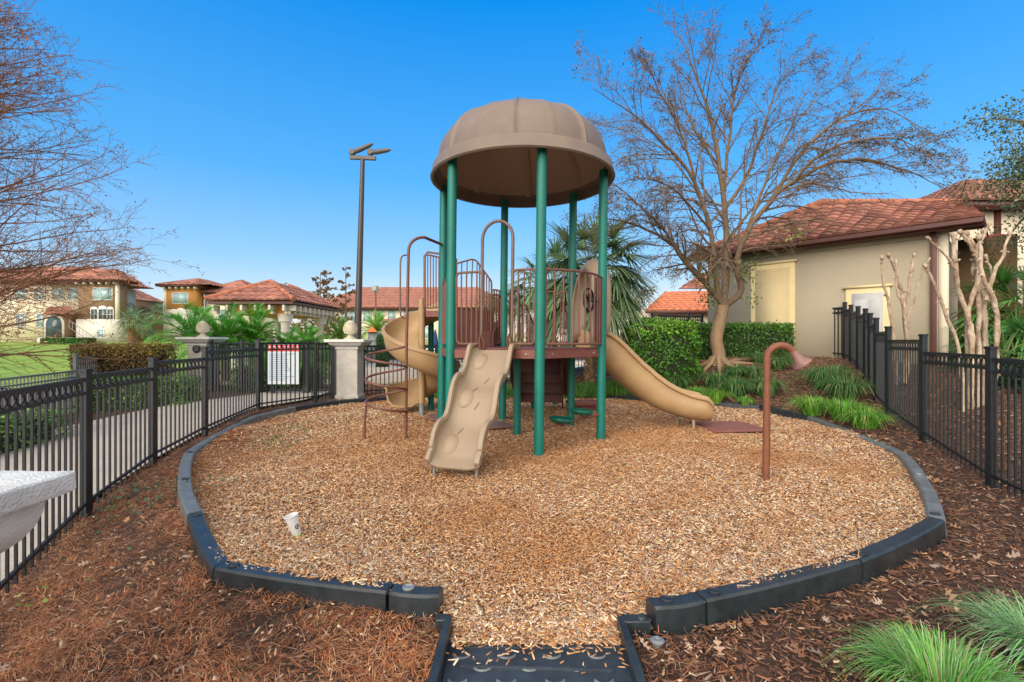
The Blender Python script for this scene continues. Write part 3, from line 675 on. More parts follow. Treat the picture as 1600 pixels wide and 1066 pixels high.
# ------------------------------------------------------------------ sweeps for slides
def sweep(name, path, side, upv, sec, mt, parent=None, smooth=50):
    """path (n,3); side, upv (n,3) frames; sec list of (a,b) closed outline"""
    path, side, upv = map(np.asarray, (path, side, upv)); m = MB()
    V = np.array([[p + s*a + u*b for a, b in (sec(i/(len(path)-1)) if callable(sec) else sec)] for i, (p, s, u) in enumerate(zip(path, side, upv))])
    m.grid(V, closed_v=True); k = V.shape[1]
    b0 = m.n - V.shape[0]*k
    ca, cb = V[0].mean(0), V[-1].mean(0)
    # caps as strips between outer and inner halves
    h = k // 2
    for off, rev in ((b0, 1), (b0 + (len(path)-1)*k, 0)):
        for j in range(h-1):
            q = (off+j, off+j+1, off+k-2-j, off+k-1-j); q = q[::-1] if rev else q
            m.F.append(np.array([q])); m.S.append(np.zeros(1,int)); m.C.append(np.ones((1,3)))
    return m.build(name, mt, parent or PG, smooth)
def trough(w, h, t=.03, lip=.035, floor=0):
    """open chute outline: outer skin then inner skin back (same count)"""
    out = []
    us = np.linspace(-1, 1, 17)
    def base(u, w_, h_):
        a = abs(u); x = w_ * np.sign(u) * min(1, a*1.35) ** .9; y = h_ * max(0, (a-.45)/.55) ** 1.25; return x, y
    o = [base(u, w, h) for u in us]
    outer = [(w+lip, h+.0), (w+lip, h-.03), (w+.004, h-.05)]
    left = [(-x, y) for x, y in outer]; 
    O = [(-(w+lip), h), (-(w+lip), h-.045), (-(w+.006), h-.06)] + [(x*1.0, y - t) if abs(u) < .5 else (x + np.sign(u)*.006, min(y, h-.06) - t*.5) for u, (x, y) in zip(us[1:-1], o[1:-1])] + [(w+.006, h-.06), (w+lip, h-.045), (w+lip, h)]
    I = [(-(w+lip*.4), h+.012), (-(w-.02), h+.008), (-(w-.03), h-.03)] + [(x*.95, y) for (x, y) in o[1:-1]] + [(w-.03, h-.03), (w-.02, h+.008), (w+lip*.4, h+.012)]
    return O + I[::-1]
# wave slide at the front
top = (h0+h1)/2; dr_ = nrm(A3(-.30,-.954,0)); sdv = A3(-dr_[1], dr_[0], 0)
n = 60; L = 1.36; pth=[]; 
us = np.linspace(0, 1, n)
zc = DZ - .02 - (DZ - .02 - .08) * us + .045*np.sin(us*2*np.pi*2.6 + .3) * np.sin(np.pi*np.clip(us*1.1,0,1))
k_ = us > .9; zc[k_] = np.maximum(zc[k_], zc[~k_][-1] - (us[k_]-.9)*.75)
pth = np.array([up(top,0)*A3(1,1,0) + dr_*(L*u) + A3(0,0,z) for u, z in zip(us, zc)])
tg = np.gradient(pth, axis=0); tg /= np.linalg.norm(tg,axis=1)[:,None]; upv = np.cross(tg, np.tile(-sdv,(n,1))); upv *= np.sign(upv[:,2])[:,None]
def sec_w(u):
    h = .17 + .045*math.sin(u*2*np.pi*2.6 + 1.6); 
    if u < .09: h *= .45 + .55*math.sin(u/.09*np.pi/2)
    if u > .96: h *= 1 - (u-.96)/.04*.35
    return trough(.285, h, .02, .03)
KS = -1 if sdv[0] > 0 else 1
ws = sweep('wave_slide', pth, np.tile(sdv,(n,1)), upv, sec_w, G['tan'])
def bump_at(u, s):
    i = int(u*(n-1)); return pth[i] + sdv*s + upv[i]*.0
for u in (.12,.48,.82):
    for s in (-1,):
        c = bump_at(u, KS*.17); m = MB(); M = np.stack([sdv, tg[int(u*(n-1))], upv[int(u*(n-1))]], 1)
        a = np.linspace(0, np.pi/2, 9); m.lathe(np.stack([.125*np.cos(a), .052*np.sin(a)**1.6], 1)[::1], c - upv[int(u*(n-1))]*.006, 24, M=M @ np.diag([1,1.15,1.0])); m.build('climbing_knob', G['tan'], ws)
for u, s in ((.28,-.02),(.40,.08),(.54,-.02),(.70,.09)):
    i = int(u*(n-1)); m = MB(); c = pth[i] + upv[i]*.004 - sdv*s; e_ = tg[i]*.05 - sdv*.02; m.tube([c-e_, c+e_], [.003,.003], 6); m.build('drain_slot', G['dkbrown'], ws)
for s in (-.25,.25):
    m = MB(); b0 = pth[-1] + sdv*s - dr_*.06; m.tube([b0 + A3(0,0,0), b0*A3(1,1,0) + A3(0,0,-.03)], .016, 10); m.build('slide_foot', G['gray'], ws)
# spiral slide at the left back
SC = A3(-1.715, 9.12, 0); m = MB(); m.tube([SC + A3(0,0,.32), SC + A3(0,0,2.3)], .062, 20); sp_col = m.build('spiral_column', G['tan2'], PG)
m = MB(); m.tube([SC + A3(0,0,-.05), SC + A3(0,0,.34)], .052, 16); m.build('column_base', G['gray'], sp_col)
th = np.radians(np.linspace(38, 535, 110)); z = np.interp(np.degrees(th), [38,70,180,270,360,440,500,535], [1.99,1.93,1.42,1.02,.72,.46,.30,.28])
rm = .40; pth2 = np.stack([SC[0] + rm*np.cos(th), SC[1] + rm*np.sin(th), z], 1); side = np.stack([np.cos(th), np.sin(th), th*0], 1)
def sec_s(u):
    h = .36; o = [(.30,h),(.335,h),(.34,h-.045),(.31,h-.055),(.30,.2),(.27,.06),(.18,-.03),(0,-.05),(-.2,-.03),(-.32,.05),(-.335,.16),(-.335,.2)]
    i_ = [(-.33,.21),(-.32,.17),(-.30,.07),(-.2,0),(0,-.02),(.16,0),(.24,.08),(.27,.2),(.28,h-.05),(.28,h-.02),(.285,h+.01),(.295,h+.012)]
    return o + i_
sweep('spiral_slide', pth2, side, np.tile(A3(0,0,1),(110,1)), sec_s, G['tan2'])
q = th[-1]; 
# tall slide on the right
cx = [(1.22,7.86,1.40),(1.40,7.95,1.33),(1.6,8.02,1.15),(1.85,8.08,.90),(2.1,8.12,.70),(2.35,8.13,.53),(2.6,8.12,.41),(2.85,8.1,.33),(3.1,8.06,.29),(3.3,8.03,.28)]
cx = np.array(cx); L = np.r_[0, np.cumsum(np.linalg.norm(np.diff(cx,axis=0),axis=1))]; s_ = np.linspace(0, L[-1], 60)
pt = np.stack([np.interp(s_, L, cx[:,i]) for i in range(3)], 1)
for _ in range(6): pt[1:-1] = (pt[:-2] + pt[1:-1]*2 + pt[2:])/4
tg3 = np.gradient(pt, axis=0); tg3 /= np.linalg.norm(tg3,axis=1)[:,None]; sd3 = np.cross(tg3, A3(0,0,1)); sd3 /= np.linalg.norm(sd3,axis=1)[:,None]; up3 = np.cross(sd3, tg3)
def sec_t(u):
    h = .30 + .06*math.sin(np.pi*u) ; w_ = .27
    if u > .94: h *= 1 - ((u-.94)/.06)**2*.35; w_ *= 1 - ((u-.94)/.06)**2*.12
    o = [(-w_-.05,h),(-w_-.06,h-.02),(-w_-.055,h-.055),(-w_-.012,h-.075),(-w_-.012,h-.12),(-w_-.03,h-.14),(-w_-.02,.04),(-w_*.85,-.06),(-w_*.4,-.10),(0,-.11),(w_*.4,-.10),(w_*.85,-.06),(w_+.02,.04),(w_+.03,h-.14),(w_+.012,h-.12),(w_+.012,h-.075),(w_+.055,h-.055),(w_+.06,h-.02),(w_+.05,h)]
    i_ = [(w_+.02,h+.015),(w_-.0,h+.012),(w_-.02,h-.01),(w_-.025,h-.1),(w_-.03,h-.15),(w_-.03,h-.2),(w_-.04,.04),(w_*.7,-.03),(w_*.35,-.06),(0,-.065),(-w_*.35,-.06),(-w_*.7,-.03),(-w_+.04,.04),(-w_+.03,h-.2),(-w_+.03,h-.15),(-w_+.025,h-.1),(-w_+.02,h-.01),(-w_,h+.012),(-w_-.02,h+.015)]
    return o + i_
ts = sweep('tall_slide', pt, sd3, up3, sec_t, G['tan2'])
for x, y, yt in ((2.87, 8.33, .2), (3.0, 7.93, .2)):
    m = MB(); m.tube([(x,y,-.05),(x,y,yt)], .028, 12); m.build('slide_foot', G['tan'], ts)
# hood over the tall slide entry
m = MB(); a = np.linspace(-.12*np.pi, 1.12*np.pi, 27); dirx = nrm(B_-F_); nout = nrm(A3(.97,.24,0)); mc = lerp(B_, F_, .52) * A3(1,1,0)
rows = []
for wd, hh, of, lg in ((.37,.60,-.05,.66),(.40,.69,-.03,.66),(.43,.75,.03,.62),(.45,.78,.11,.52),(.46,.77,.19,.40),(.45,.74,.24,.30)):
    row = []
    for t in a:
        tc = min(max(t, 0), np.pi); low = -lg*min(1, max(0, -t, t-np.pi)/(.12*np.pi)) 
        row.append(mc + nout*(of + .05*math.sin(tc)) + dirx*(-math.cos(tc))*wd + A3(0,0, DZ + .64 + hh*math.sin(tc) + low))
    rows.append(row)
m.grid(np.array(rows)); m.build('slide_hood', G['tan'], PG, smooth=60, solid=.025)
G['podgreen'] = mat('pod_green_plastic', (.0,.085,.06), .3, .15, 4)
# seat pods on a bar between A and B
m = MB(); a0 = A_ + A3(0,0,.36); b0 = B_ + A3(0,0,.41); m.tube([a0, b0], .022, 12); 
q = m.build('pod_bar', G['brown'], PG)
for u, zz in ((.34,.43),(.66,.50)):
    c = lerp(A_, B_, u) + A3(0, .0, zz); m = MB(); m.lathe([(0,-.045),(.05,-.05),(.13,-.04),(.165,-.012),(.172,.012),(.165,.024),(.15,.02),(.13,.008),(0,.006)], c, 32, M=Matrix.Rotation(.1,3,'Y')); m.build('seat_pod', G['podgreen'], q)
    m = MB(); m.tube([c - A3(0,0,.1), c - A3(0,0,.03)], .03, 10); m.build('pod_stem', G['brown'], q)
# low transfer step at the back
m = MB(); c = P(914, 636, 9.6); m.box((c[0], c[1], .27), (.62,.5,.06), rz=.3); m.box((c[0], c[1], .12), (.3,.3,.25), rz=.3); m.build('low_step', G['deck'], PG, bevel=.008)
# coil climber
PC = A3(-1.575, 7.17, 0); m = MB()
m.tube([PC + A3(-.01,0,-.05), PC + A3(.0,0,1.5), PC + A3(.03,0,2.85)] + [PC + A3(.03 + .22*(1-math.cos(t)), .10*(1-math.cos(t)), 2.85 + .22*math.sin(t)) for t in np.linspace(.2, np.pi/2, 7)] + [post_top(D_, 3.07)], .0225, 12)
m.build('climber_pole', G['brown'], PG)
m = MB(); t = np.linspace(0, 6*np.pi, 120); cc = A3(-1.875, 7.17, 0)
m.tube(np.stack([cc[0] + .30*np.cos(t), cc[1] + .30*np.sin(t), 1.45 - .168*2*t/(2*np.pi)], 1), .0175, 10); 
tt = 5*np.pi; m.tube([cc + A3(-.30,0,1.45-.336*2.5), cc + A3(-.315,-.03,.3), cc + A3(-.32,-.03,-.05)], .0175, 10)
m.build('coil', G['brown'], PG)
m = MB(); m.tube([PC + A3(.02,0,2.78), PC + A3(-.04,-.02,2.78), PC + A3(-.075,-.03,2.74), PC + A3(-.085,-.03,2.66), PC+A3(-.09,-.03,1.97), PC + A3(-.08,-.03,1.88), PC + A3(-.05,-.02,1.845), PC+A3(0,0,1.84)], .0125, 8); m.build('hand_loop', G['bronze'], PG)

# ------------------------------------------------------------------ talk tube
tb = A3(2.655, 5.02, 0); t = thing('talk_tube', 'rust brown talk tube with a trumpet horn standing in the wood chips', 'talk tube', tb)
m = MB(); pts = [tb + A3(0,0,-.05), tb + A3(.008,0,.7), tb + A3(.012,0,1.30)]
c = tb + A3(.012+.135,0,1.32)
for a in np.linspace(np.pi, .42*np.pi*.35, 14): pts.append(c + A3(.135*math.cos(a), -.02*(1-math.cos(np.pi-a)), .135*math.sin(a)))
m.tube(pts, .036, 18, cap=False); m.build('pipe', G['pump'], t)
e0 = pts[-1]; dv = nrm(A3(.52,-.1,-.72)); M = np.array(Vector(dv).to_track_quat('Z','Y').to_matrix())
m = MB(); m.lathe([(.036,-.02),(.038,.02),(.045,.06),(.062,.1),(.088,.135),(.10,.147),(.098,.152),(.08,.138),(.055,.1),(.036,.05),(.03,0)], e0, 28, M=M); m.build('horn', G['horn'], t)
# wear mat
m = MB(); c = P(1131,675,8.05); m.box((3.62,8.1,.175-.11), (.95,.95,.03), rz=.12)
tag(m.build('wear_mat', mat('maroon_rubber', (.25,.1,.085), .85, .2, 20, 1, 80), bevel=.008), 'maroon rubber landing mat half buried in chips at the tall slide exit', 'mat')
m = MB(); m.box((-.28,8.05,.09), (.5,.5,.03), rz=.5); tag(m.build('wear_mat', G['horn'], bevel=.005), 'worn pinkish mat nearly buried in chips left of the deck underside', 'mat')
m = MB(); m.box((-1.15,8.85,.11), (.75,.6,.03), rz=.4); tag(m.build('wear_mat', G['horn'], bevel=.005), 'worn mat nearly buried in chips below the spiral slide exit', 'mat')
# cup
cp = A3((465-800)/750*3.56, 3.56, .045); cup = thing('paper_cup', 'white paper cup with a dark round emblem, tilted in the wood chips', 'cup', cp)
M = np.array(Matrix.Rotation(-.22, 3, 'Y') @ Matrix.Rotation(.12, 3, 'X'))
m = MB(); m.lathe([(0,.0),(.028,.0),(.0285,.004),(.045,.168),(.049,.170),(.049,.176),(.044,.176),(.043,.168),(.0275,.01),(0,.008)], cp, 28, M=M); m.build('cup_body', G['white'], cup)
m = MB(); m.lathe([(.0292,.0),(.0325,.028)], cp, 28, M=M); m.build('green_base', mat('lime_print', (.42,.62,.14), .5, .3, 60), cup, solid=.0006)
m = MB(); row = []
for i in range(9):
    r = []
    for j in range(9):
        u, v = (i-4)/4, (j-4)/4; k = max(abs(u),abs(v))/(math.hypot(u,v)+1e-9); u*=k; v*=k; z = .09 + v*.019; rad = .0285 + .0165*z/.168 + .0008; an = -.55 + u*.019/rad
        r.append(cp + M @ A3(rad*math.cos(an), rad*math.sin(an), z))
    row.append(r)
m.grid(row); m.build('emblem', mat('dark_print', (.02,.02,.02), .5), cup)
m = MB(); an = -.55; a = np.linspace(0, 2*np.pi, 20, endpoint=False)
m.tube([cp + M @ A3((.0285+.0165*(.09+.011*math.sin(t))/.168+.0012)*math.cos(an+.011*math.cos(t)/.038), (.0285+.0165*(.09+.011*math.sin(t))/.168+.0012)*math.sin(an+.011*math.cos(t)/.038), .09+.011*math.sin(t)) for t in a], .0016, 6, closed=True); m.build('emblem_ring', G['white'], cup)
# ------------------------------------------------------------------ fences
def post(m, x, y, z0, z1, s=.064):
    m.box((x, y, (z0+z1)/2), (s, s, z1-z0)); m.box((x, y, z1+.004), (s+.014, s+.014, .02)); m.prism([(x-s/2-.004,y-s/2-.004),(x+s/2+.004,y-s/2-.004),(x+s/2+.004,y+s/2+.004),(x-s/2-.004,y+s/2+.004)], z1+.014, z1+.022)
def panel(m, a, b, zt, pitch=.103, rings=True, rs=.034, top_h=.036, gap=.125, pk=.0165, bottom=True, zb=None):
    a = np.array(a, float); b = np.array(b, float); L = np.linalg.norm(b-a); d = (b-a)/L; n = max(2, int(round(L/pitch)))
    m.beam((*a, zt-top_h/2), (*b, zt-top_h/2), .03, top_h); m.beam((*a, zt-gap-.014), (*b, zt-gap-.014), .026, .026)
    za, zb_ = (Tf(*a)+.06, Tf(*b)+.06) if zb is None else zb
    if bottom: m.beam((*a, za+.07), (*b, zb_+.07), .024, .026)
    an = math.atan2(d[1], d[0])
    for i in range(n):
        u = (i+.5)/n; c = a + (b-a)*u; z0 = za + (zb_-za)*u - .02
        m.box((*c, (z0+zt-top_h-.004)/2), (pk, pk, zt-top_h-.004-z0), rz=an)
        if rings and i < n-1:
            c = a + (b-a)*((i+1)/n); t = np.arange(12 if rs else 8)*2*np.pi/12; r = (gap-top_h)/2-.002
            m.tube([(*(c + d*(r*.92*math.cos(q))), zt-top_h-r + r*math.sin(q)*1.0 - .001) for q in t], .0065, 6, closed=True)
def fence(label, posts, mt='black', name='metal_fence', rings=True, pitch=.103, group=None, flat_end=None, h=1.2, ps=.064):
    """posts: (x, y, ztop) ; ztop of the panel AFTER each post given as 4th value"""
    t = thing(name, label, 'fence', (posts[0][0], posts[0][1], Tf(posts[0][0], posts[0][1])), group)
    for i, p in enumerate(posts):
        m = MB(); x, y = p[:2]; post(m, x, y, Tf(x, y)-.03, p[2], ps); m.build('post', G[mt], t, bevel=.003 if i < 6 else 0)
        if i < len(posts)-1 and p[3]:
            q = posts[i+1]; a = np.array([x, y]); b = np.array(q[:2]); d = nrm(b-a)*(ps/2)
            m = MB(); panel(m, a+d, b-d, p[3], rings=rings, pitch=pitch); m.build('fence_panel', G[mt], t, smooth=40)
    return t
fence('black aluminium fence with a ring band running along the left side of the chip bed',
 [(-2.52,1.1,1.24,1.165),(-3.17,2.68,1.22,1.17),(-3.87,4.36,1.225,1.195),(-4.2,5.61,1.285,1.262),(-4.435,6.93,1.40,1.365),(-4.70,8.88,1.51,1.475),(-4.14,10.1,1.475,1.465),(-3.93,10.5,1.475,0)], group=None)
RF = [(3.9,2.0,1.36,1.30),(4.28,3.35,1.37,1.33),(4.83,4.84,1.425,1.36),(5.45,6.36,1.57,1.52),(6.05,7.72,1.715,1.66),(6.6,8.7,1.90,1.83),(7.05,9.45,2.03,1.96),(7.4,10.05,2.16,2.08),(7.75,10.75,2.26,2.18),(8.05,11.4,2.34,2.27),(8.32,12.0,2.45,2.30),(8.15,12.5,2.32,2.2),(7.95,12.75,2.2,0)]
RF = [(p[0], p[1], max(p[2], Tf(p[0], p[1]) + 1.36) if i > 4 else p[2], (max(p[3], Tf(p[0], p[1]) + 1.30) if i > 4 and p[3] else p[3])) for i, p in enumerate(RF)]
fence('black stepped aluminium fence climbing the slope on the right toward the tan building', RF)
# pool fence behind
fence('black pool fence between the small-finial pillar on the left and the gate', [(-7.7,12.3,1.52,1.46),(-6.7,11.9,1.52,1.46),(-5.6,11.25,1.52,0)])
fence('black pool fence with ring band running behind the slides from the cream pillar', [(-3.4,11.0,1.44,1.40),(-2.0,12.0,1.44,1.40),(-.5,12.9,1.46,1.42),(1.2,13.6,1.5,1.46),(2.4,13.9,1.5,0)])
fence('black fence on the rise behind the round green bush', [(2.95,13.6,2.2,2.17),(4.2,14.4,2.32,2.29),(5.6,15.2,2.36,2.30),(6.1,15.4,2.36,0)])
fence('pale grey lit fence beside the far lawn, beyond the left path', [(-8.4,4.6,.93,.88),(-8.0,7.2,.95,.90),(-9.0,9.9,1.22,1.17),(-9.6,11.4,1.3,0)], mt='grayrail', name='metal_fence', rings=False)
fence('long dark fence in front of the far palms and orange building', [(-25,31,1.12,1.07),(-22.5,31,1.12,1.07),(-20,31,1.12,1.07),(-17.5,31,1.12,1.07),(-15,31,1.12,0)], rings=False, pitch=.2)
# gate with sign
g = thing('pool_gate', 'black pool gate with a tall latch post behind the fence, left of the cream pillar', 'gate', (-5.0, 11.3, .2))
m = MB(); panel(m, (-5.55,11.2), (-4.85,11.3), 1.46); m.build('gate_panel', G['black'], g)
m = MB(); m.box((-4.84,11.3,.85), (.16,.1,1.25)); m.box((-4.15,11.35,.85), (.08,.08,1.3)); m.build('gate_post', G['black'], g, bevel=.004)
m = MB(); m.box((-4.95,11.2,1.15), (.05,.04,.22)); m.build('latch', G['gray'], g, bevel=.006)
m = MB(); panel(m, (-4.76,11.3), (-4.19,11.35), 1.46); m.build('fence_panel', G['black'], g)
sg = thing('pool_rules_sign', 'white pool rules sign with a red heading hung behind the fence bars', 'sign', (-5.28,11.08,.5))
m = MB(); m.box((-5.28,11.1,.96), (.74,.012,.92)); m.build('board', mat('sign_white', (.52,.57,.62), .4, .03, 3), sg, bevel=.004)
m = MB(); m.box((-5.28,11.092,1.335), (.72,.006,.15)); m.build('heading_band', mat('sign_red', (.62,.03,.03), .4, .05, 3), sg)
def text(body, size, loc, mt, parent, name='lettering', rot=(R(90),0,0), align='CENTER', ext=.001):
    cu = bpy.data.curves.new(name, 'FONT'); cu.body = body; cu.size = size; cu.extrude = ext; cu.align_x = align; cu.align_y = 'CENTER'
    o = bpy.data.objects.new(name, cu); col.objects.link(o)
    dg = bpy.context.evaluated_depsgraph_get(); me = bpy.data.meshes.new_from_object(o.evaluated_get(dg)); bpy.data.objects.remove(o)
    me.materials.clear(); me.materials.append(mt); o = bpy.data.objects.new(name, me); col.objects.link(o); o.parent = parent
    o.location = Vector(loc) - Vector(absloc(parent)); o.rotation_euler = rot; return o
text('POOL', .125, (-5.455,11.0865,1.333), G['white'], sg); text('RULES', .125, (-5.09,11.0865,1.333), G['white'], sg)
m = MB(); bl = mat('sign_print_blue', (.16,.26,.42), .5); zz = 1.2
for i in range(15):
    L = rng.uniform(.35, .62); m.box((-5.62 + L/2, 11.092, zz - i*.043), (L, .005, .013))
m.build('rule_lines', bl, sg)
# ------------------------------------------------------------------ pillars
def finial(o, s, parent):
    m = MB(); pr = [(0,0),(.16,0),(.17,.03),(.12,.05),(.07,.09),(.065,.13),(.11,.15),(.165,.2),(.185,.27),(.17,.36),(.13,.44),(.08,.5),(.03,.53),(0,.535)]
    m.lathe([(a*s, b*s) for a, b in pr], o, 28)
    for k in range(6):
        for j in range(14):
            t = (j + (k%2)*.5)/14*2*np.pi; h = .19 + k*.052; r = np.interp(h, [b for a, b in pr[5:]], [a for a, b in pr[5:]])
            m.box(o + A3(r*s*math.cos(t), r*s*math.sin(t), h*s), (.028*s,.05*s,.045*s), rz=t)
    return m.build('finial', G['yellowstone'], parent, smooth=60)
G['yellowstone'] = mat('cream_cast_stone', (.62,.55,.42), .8, .15, 8, .6, 80)
def pillar(x, y, z1, label, wd=.47):
    t = thing('stone_pillar', label, 'pillar', (x, y, Tf(x,y)), 'stone gate pillars with finials'); z0 = Tf(x,y) - .05
    m = MB(); m.box((x,y,(z0+z1-.2)/2), (wd, wd, z1-.2-z0)); m.box((x,y,z0+.08),(wd+.05,wd+.05,.12)); m.build('shaft', G['stone'], t, bevel=.008)
    m = MB(); m.box((x,y,z1-.185), (wd+.04,wd+.04,.05)); m.box((x,y,z1-.03), (.86,.86,.06))
    sq = [(wd/2+.0,z1-.16),(wd/2+.06,z1-.15),(wd/2+.12,z1-.11),(wd/2+.15,z1-.065),(.40,z1-.06)]
    V = [[(x+sx*a, y+sy*a, z) for sx, sy in ((-1,-1),(1,-1),(1,1),(-1,1))] for a, z in sq]; m.grid(V, closed_v=True); m.build('cap', G['stonew'], t, bevel=.006)
    finial(A3(x, y, z1), .8, t); return t
p1 = pillar(-8.05, 12.5, 1.60, 'cream stone pillar with a round dark plaque, behind the left fence', .47)
m = MB(); m.lathe([(0,-.012),(.11,-.012),(.115,0)], (-8.05,12.25,1.30), 8, M=Matrix.Rotation(R(90),3,'X') @ Matrix.Rotation(R(22.5),3,'Z')); m.build('plaque', G['black'], p1)
m = MB()
for i in range(4): m.box((-8.05,12.233,1.35-i*.032), (.12-.02*(i%2),.004,.01))
m.build('plaque_lines', G['gray'], p1)
pillar(-3.62, 10.75, 1.535, 'cream weathered stone pillar with a finial beside the chip bed', .46)
# foreground pillar
t = thing('stone_pillar', 'white stone pillar cap jutting in at the left edge, close to the camera', 'pillar', (-2.12, 1.45, 0))
X1, Y1 = -1.70, 1.87; cxp, cyp = -2.13, 1.44
m = MB()
def sqring(a, z, n=14):
    e = np.linspace(-1, 1, n)[:-1]; r = [(u, -1) for u in e] + [(1, u) for u in e] + [(-u, 1) for u in e] + [(-1, -u) for u in e]
    return [(cxp + a*u + rng.normal(0,.0012), cyp + a*v + rng.normal(0,.0012), z + rng.normal(0,.0015)) for u, v in r]
pf = [(.0,1.0),(.2,1.001),(.40,.999),(.424,.996),(.43,.988),(.43,.93),(.424,.918),(.395,.915),(.372,.912),(.37,.895),(.366,.86),(.352,.81),(.325,.765),(.29,.735),(.255,.72),(.25,.70)]
m.grid([sqring(a, z) for a, z in pf], closed_v=True); m.build('cap', G['stonew'], t, smooth=30)
m = MB(); m.box((cxp, cyp, .1), (.49,.49,1.22)); m.build('shaft', G['stonew'], t, bevel=.01)
# ------------------------------------------------------------------ roofs
def roof_face(m, A, B, C, D, tw=.3, rl=.38, amp=.045, step=.035, nu=7, base=(.33,.135,.09), var=.42):
    """A,B eave (left,right seen from outside), D,C ridge (left,right): barrel tile relief"""
    A, B, C, D = map(lambda q: np.asarray(q, float), (A, B, C, D)); ud = nrm(B-A); nn = nrm(np.cross(B-A, (D+C)/2-(A+B)/2)); 
    if nn[2] < 0: nn = -nn
    S = np.linalg.norm((D+C)/2-(A+B)/2); nrw = max(1, int(round(S/rl))); L = np.linalg.norm(B-A)
    umin = min(0, (D-A).dot(ud)); umax = max(L, (C-A).dot(ud)); cols_ = int((umax-umin)/tw*nu)+1; U = np.linspace(umin, umax, cols_)
    for r in range(nrw):
        v0, v1 = r/nrw, (r+1)/nrw
        Vs = []
        for v, k in ((v0, 0), (v0, 1), (v1, 0.15)):
            Lp = A + (D-A)*v; Rp = B + (C-B)*v; l = (Lp-A).dot(ud); q = (Rp-A).dot(ud); u = np.clip(U, l, q)
            f = (u-l)/(q-l+1e-9) if q-l > 1e-6 else u*0
            pt = Lp[None]*(1-f[:,None]) + Rp[None]*f[:,None]
            wv = np.abs(np.sin(np.pi*U/tw))**.7*amp
            Vs.append(pt + nn[None]*((wv + step*k) if k != 0 else (wv*.2))[:,None])
        V = np.array(Vs); cid = ((U[:-1]-umin)/tw).astype(int)
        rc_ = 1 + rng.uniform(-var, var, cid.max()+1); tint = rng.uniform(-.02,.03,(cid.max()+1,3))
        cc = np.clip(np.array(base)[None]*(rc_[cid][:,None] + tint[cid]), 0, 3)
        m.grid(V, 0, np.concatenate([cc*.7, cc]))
def hip(m, x0, x1, y0, y1, z, h, run=None, **k):
    run = run or min(x1-x0, y1-y0)/2
    if x1-x0 >= y1-y0: D_, C_2 = (x0+run, (y0+y1)/2, z+h), (x1-run, (y0+y1)/2, z+h)
    else: D_, C_2 = ((x0+x1)/2, y0+run, z+h), ((x0+x1)/2, y1-run, z+h)
    a, b, c, d = (x0,y0,z), (x1,y0,z), (x1,y1,z), (x0,y1,z)
    if x1-x0 >= y1-y0: roof_face(m,a,b,C_2,D_,**k); roof_face(m,b,c,C_2,C_2,**k); roof_face(m,c,d,D_,C_2,**k); roof_face(m,d,a,D_,D_,**k)
    else: roof_face(m,a,b,D_,D_,**k); roof_face(m,b,c,C_2,D_,**k); roof_face(m,c,d,C_2,C_2,**k); roof_face(m,d,a,D_,C_2,**k)
def ridge(m, a, b, r=.09, c=(.42,.15,.085)):
    a = np.asarray(a, float); b = np.asarray(b, float); L = np.linalg.norm(b-a); n = max(1, int(L/.4))
    for i in range(n): p = a+(b-a)*i/n; q = a+(b-a)*(i+1.08)/n; m.tube([p, q], [r*1.12, r*.88], 8, c=np.array(c)*rng.uniform(.8,1.2))
# gazebo
gz = thing('pool_pavilion', 'open pavilion with white columns, corbels and a red barrel tile hip roof', 'pavilion', (-10.9,21.5,.25))
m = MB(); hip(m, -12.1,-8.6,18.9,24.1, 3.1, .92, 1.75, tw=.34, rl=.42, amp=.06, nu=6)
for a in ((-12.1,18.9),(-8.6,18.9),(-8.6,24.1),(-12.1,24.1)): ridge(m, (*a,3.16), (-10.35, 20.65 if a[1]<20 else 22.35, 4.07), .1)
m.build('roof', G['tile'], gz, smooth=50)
m = MB(); m.box((-10.35,21.5,3.02),(3.35,5.05,.1)); m.build('fascia', G['fascia'], gz)
m = MB(); m.box((-10.35,21.5,2.78),(2.5,4.2,.36)); m.build('beam', G['orst'], gz)
for i in range(10):
    m = MB(); y = 19.3+i*.48; m.box((-8.9,y,2.82),(.42,.09,.22)); m.box((-9.0,y,2.66),(.2,.09,.14)); m.build('corbel', G['lime'], gz)
for i in range(6):
    m = MB(); x = -11.85+i*.56; m.box((x,19.2,2.82),(.09,.42,.22)); m.box((x,19.3,2.66),(.09,.2,.14)); m.build('corbel', G['lime'], gz)
for x in (-11.4,-9.3):
    for y in (19.7,23.3):
        m = MB(); m.lathe([(.24,.25),(.24,.45),(.19,.5),(.17,2.2),(.22,2.28),(.26,2.3),(.26,2.36),(.32,2.6)], (x,y,0), 16); m.build('column', G['lime'], gz)
